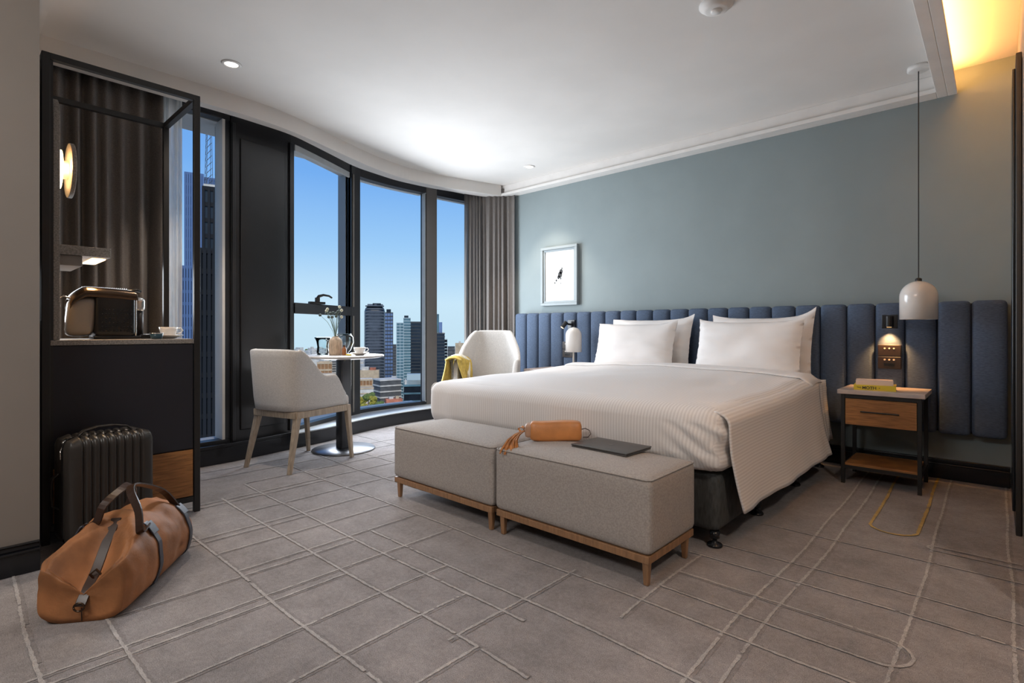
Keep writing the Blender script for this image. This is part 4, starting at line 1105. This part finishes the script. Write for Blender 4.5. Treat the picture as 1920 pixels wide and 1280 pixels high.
tower('office_block', 'beige windowless block at the sheer curtain edge', 854, 870, 643, 900, 1, 'tan_city', 0, crown=[(-.2, .3, 3, 'pale_city')])
tower('office_block', 'tan low block in front of the towers, left of the car park', 735, 743, 706, 600, 1, 'tan_city', 0, 5, 'pale_city')
tower('car_park', 'dark banded building with stacked decks below the towers', 700, 752, 712, 560, .9, 'grey_city', 22, 5.4, 'pale_city')
tower('office_block', 'green black glass block with pale sawtooth roof', 758, 812, 722, 545, .7, 'glass_black', 0, 7, 'glass_teal', crown=[(-.95, .95, 5, 'pale_city'), (-.8, .8, 11, 'band_white')])
tower('brick_building', 'orange brick building seen over the chair seat', 664, 698, 712, 590, .7, 'brown_city', 0, 6, 'tan_city', fins=6, crown=[(-1, 1, 1.2, 'pale_city')])
tower('office_block', 'long pale roofed block behind the orange brick building', 668, 712, 694, 640, .4, 'tan_city', -6, crown=[(-.5, .1, 4, 'pale_city'), (.2, .7, 3, 'red_roof')])
tower('low_building', 'white low building behind the yellow trees', 664, 700, 728, 532, .6, 'pale_city', 0, 5, 'tan_city')
tower('low_building', 'red roofed low building at the window sill', 722, 755, 748, 536, .5, 'red_roof', 12, crown=[(-.6, -.1, 2, 'pale_city'), (.2, .6, 2.5, 'tan_city')])
tower('station_building', 'orange arched building seen under the round table', 596, 622, 680, 700, .6, 'brown_city', 0, 9, 'tan_city', fins=4, crown=[(-.7, .7, 2, 'tan_city')])
tower('low_building', 'grey striped block right of the orange arched building', 622, 634, 676, 720, 1, 'grey_city', 0, 3, 'pale_city')
tower('low_building', 'broad white shed at the left under the table', 556, 596, 672, 900, .5, 'pale_city', 0, crown=[(-.6, .6, 4, 'pale_city')])
tower('low_building', 'pale low hall in front of the arched building', 585, 640, 702, 620, .5, 'pale_city', 0, 5, 'tan_city')
tower('skyscraper', 'tall blue glass skyscraper beside the pale sheer curtain', 350, 379, 326, 170, 1, 'glass_blue', 0, 3.4, 'band_blue', fins=8)
tower('skyscraper', 'tall blue skyscraper wing behind the cabinet post', 371, 402, 334, 190, 1, 'glass_blue_light', 0, 3.2, 'band_blue', fins=8)
tower('skyscraper', 'lower blue tower with narrow fins seen above the stone counter', 338, 360, 500, 150, 1, 'glass_dark', 0, 3.4, 'band_blue', fins=5)
tower('skyscraper', 'near black glass tower in the narrow window', 372, 440, 470, 95, .7, 'glass_black', 0, 3.6, 'band_black', fins=9)
tower('skyscraper', 'dark glass tower with pale roof edge in the narrow window', 386, 440, 355, 115, .5, 'glass_dark', 0, 3.4, 'band_black', fins=6, crown=[(-1, 1, 1, 'pale_city')])
# lattice mast behind the near tower
c = far(392, 116.6); t = thing('lattice_mast', 'steel lattice mast rising above the dark tower', 'mast', (c.x, c.y, 32.66))
bm = NB()
for dx, dy in ((-1, -1), (1, -1), (1, 1), (-1, 1)): tube(bm, [(dx*.62, dy*.62, 0), (dx*.4, dy*.4, 13)], .05, 5)
tag(obj('leg', bm, 'band_dark', t), kind='stuff')
bm = NB()
for i in range(9):
    z = i*1.4; q = .60-.02*i
    for (a, b_) in (((-1, -1), (1, 1)), ((1, -1), (-1, 1)), ((-1, -1), (1, -1)), ((1, -1), (1, 1))): tube(bm, [(a[0]*q, a[1]*q, z), (b_[0]*q, b_[1]*q, z+1.4)], .035, 4)
tag(obj('bracing', bm, 'band_dark', t), kind='stuff')
# small distant houses
bm = NB(); rr = random.Random(5)
for i in range(2200):
    d = rr.uniform(720, 2350); p = far(rr.uniform(250, 1050), d); w = rr.uniform(8, 26)
    if any(math.hypot(p.x-a, p.y-b_) < q for a, b_, q in FOOT): continue
    h = rr.uniform(4, 16)*(1.6 if rr.random() < .06 else 1)
    box(bm, p.x-w/2, p.x+w/2, p.y-w/2, p.y+w/2, GZ-2, GZ+h)
tag(obj('distant_houses', bm, 'pale_city'), 'pale low houses and sheds filling the plain to the horizon', 'houses', kind='stuff')
bm = NB()
for i in range(900):
    d = rr.uniform(650, 2300); p = far(rr.uniform(250, 1050), d); r_ = rr.uniform(4, 11)
    if any(math.hypot(p.x-a, p.y-b_) < q for a, b_, q in FOOT): continue
    lathe(bm, [(0, GZ), (r_, GZ+r_*.4), (r_*.8, GZ+r_), (0, GZ+r_*1.3)], (p.x, p.y, 0), 7)
tag(obj('distant_trees', bm, 'tree_green'), 'small green tree crowns scattered among the far houses', 'trees', kind='stuff')
for i, (px_, py_, m, lab) in enumerate(((678, 742, 'tree_yellow', 'yellow green tree below the brick building, leftmost at the sill'), (691, 736, 'tree_green', 'green tree crown beside the yellow ones'), (702, 741, 'tree_yellow', 'tall yellow green tree in front of the car park'),
                                   (684, 754, 'tree_yellow', 'yellow tree lowest at the window sill'), (712, 752, 'tree_green', 'small green tree at the car park foot'), (697, 757, 'tree_green', 'dark green tree between two yellow trees'))):
    d = 520-i*10; c = far(px_, d); zt = 1+(619-py_)/990*d
    t = thing('tree', lab, 'tree', (c.x, c.y, GZ), 0, 'trees below the window')
    bm = NB(); rr2 = random.Random(i); hh = zt-GZ
    for q in range(14):
        a = rr2.uniform(0, 6.28); r_ = rr2.uniform(0, 4.5); s_ = rr2.uniform(1.6, 2.8)
        mt = Matrix.Translation((r_*math.cos(a), r_*math.sin(a), hh-2-rr2.uniform(0, 5)))
        bmesh.ops.create_icosphere(bm, subdivisions=2, radius=s_, matrix=mt)
    for v in bm.verts: v.co += Vector((noise.noise(v.co*1.3), noise.noise(v.co*1.3+Vector((9, 0, 0))), noise.noise(v.co*1.3+Vector((0, 9, 0)))))*.9
    obj('crown', bm, m, t)
    obj('trunk', tube(NB(), [(0, 0, 0), (0, 0, max(1, hh-4))], .5, 8), 'oak_leg', t)
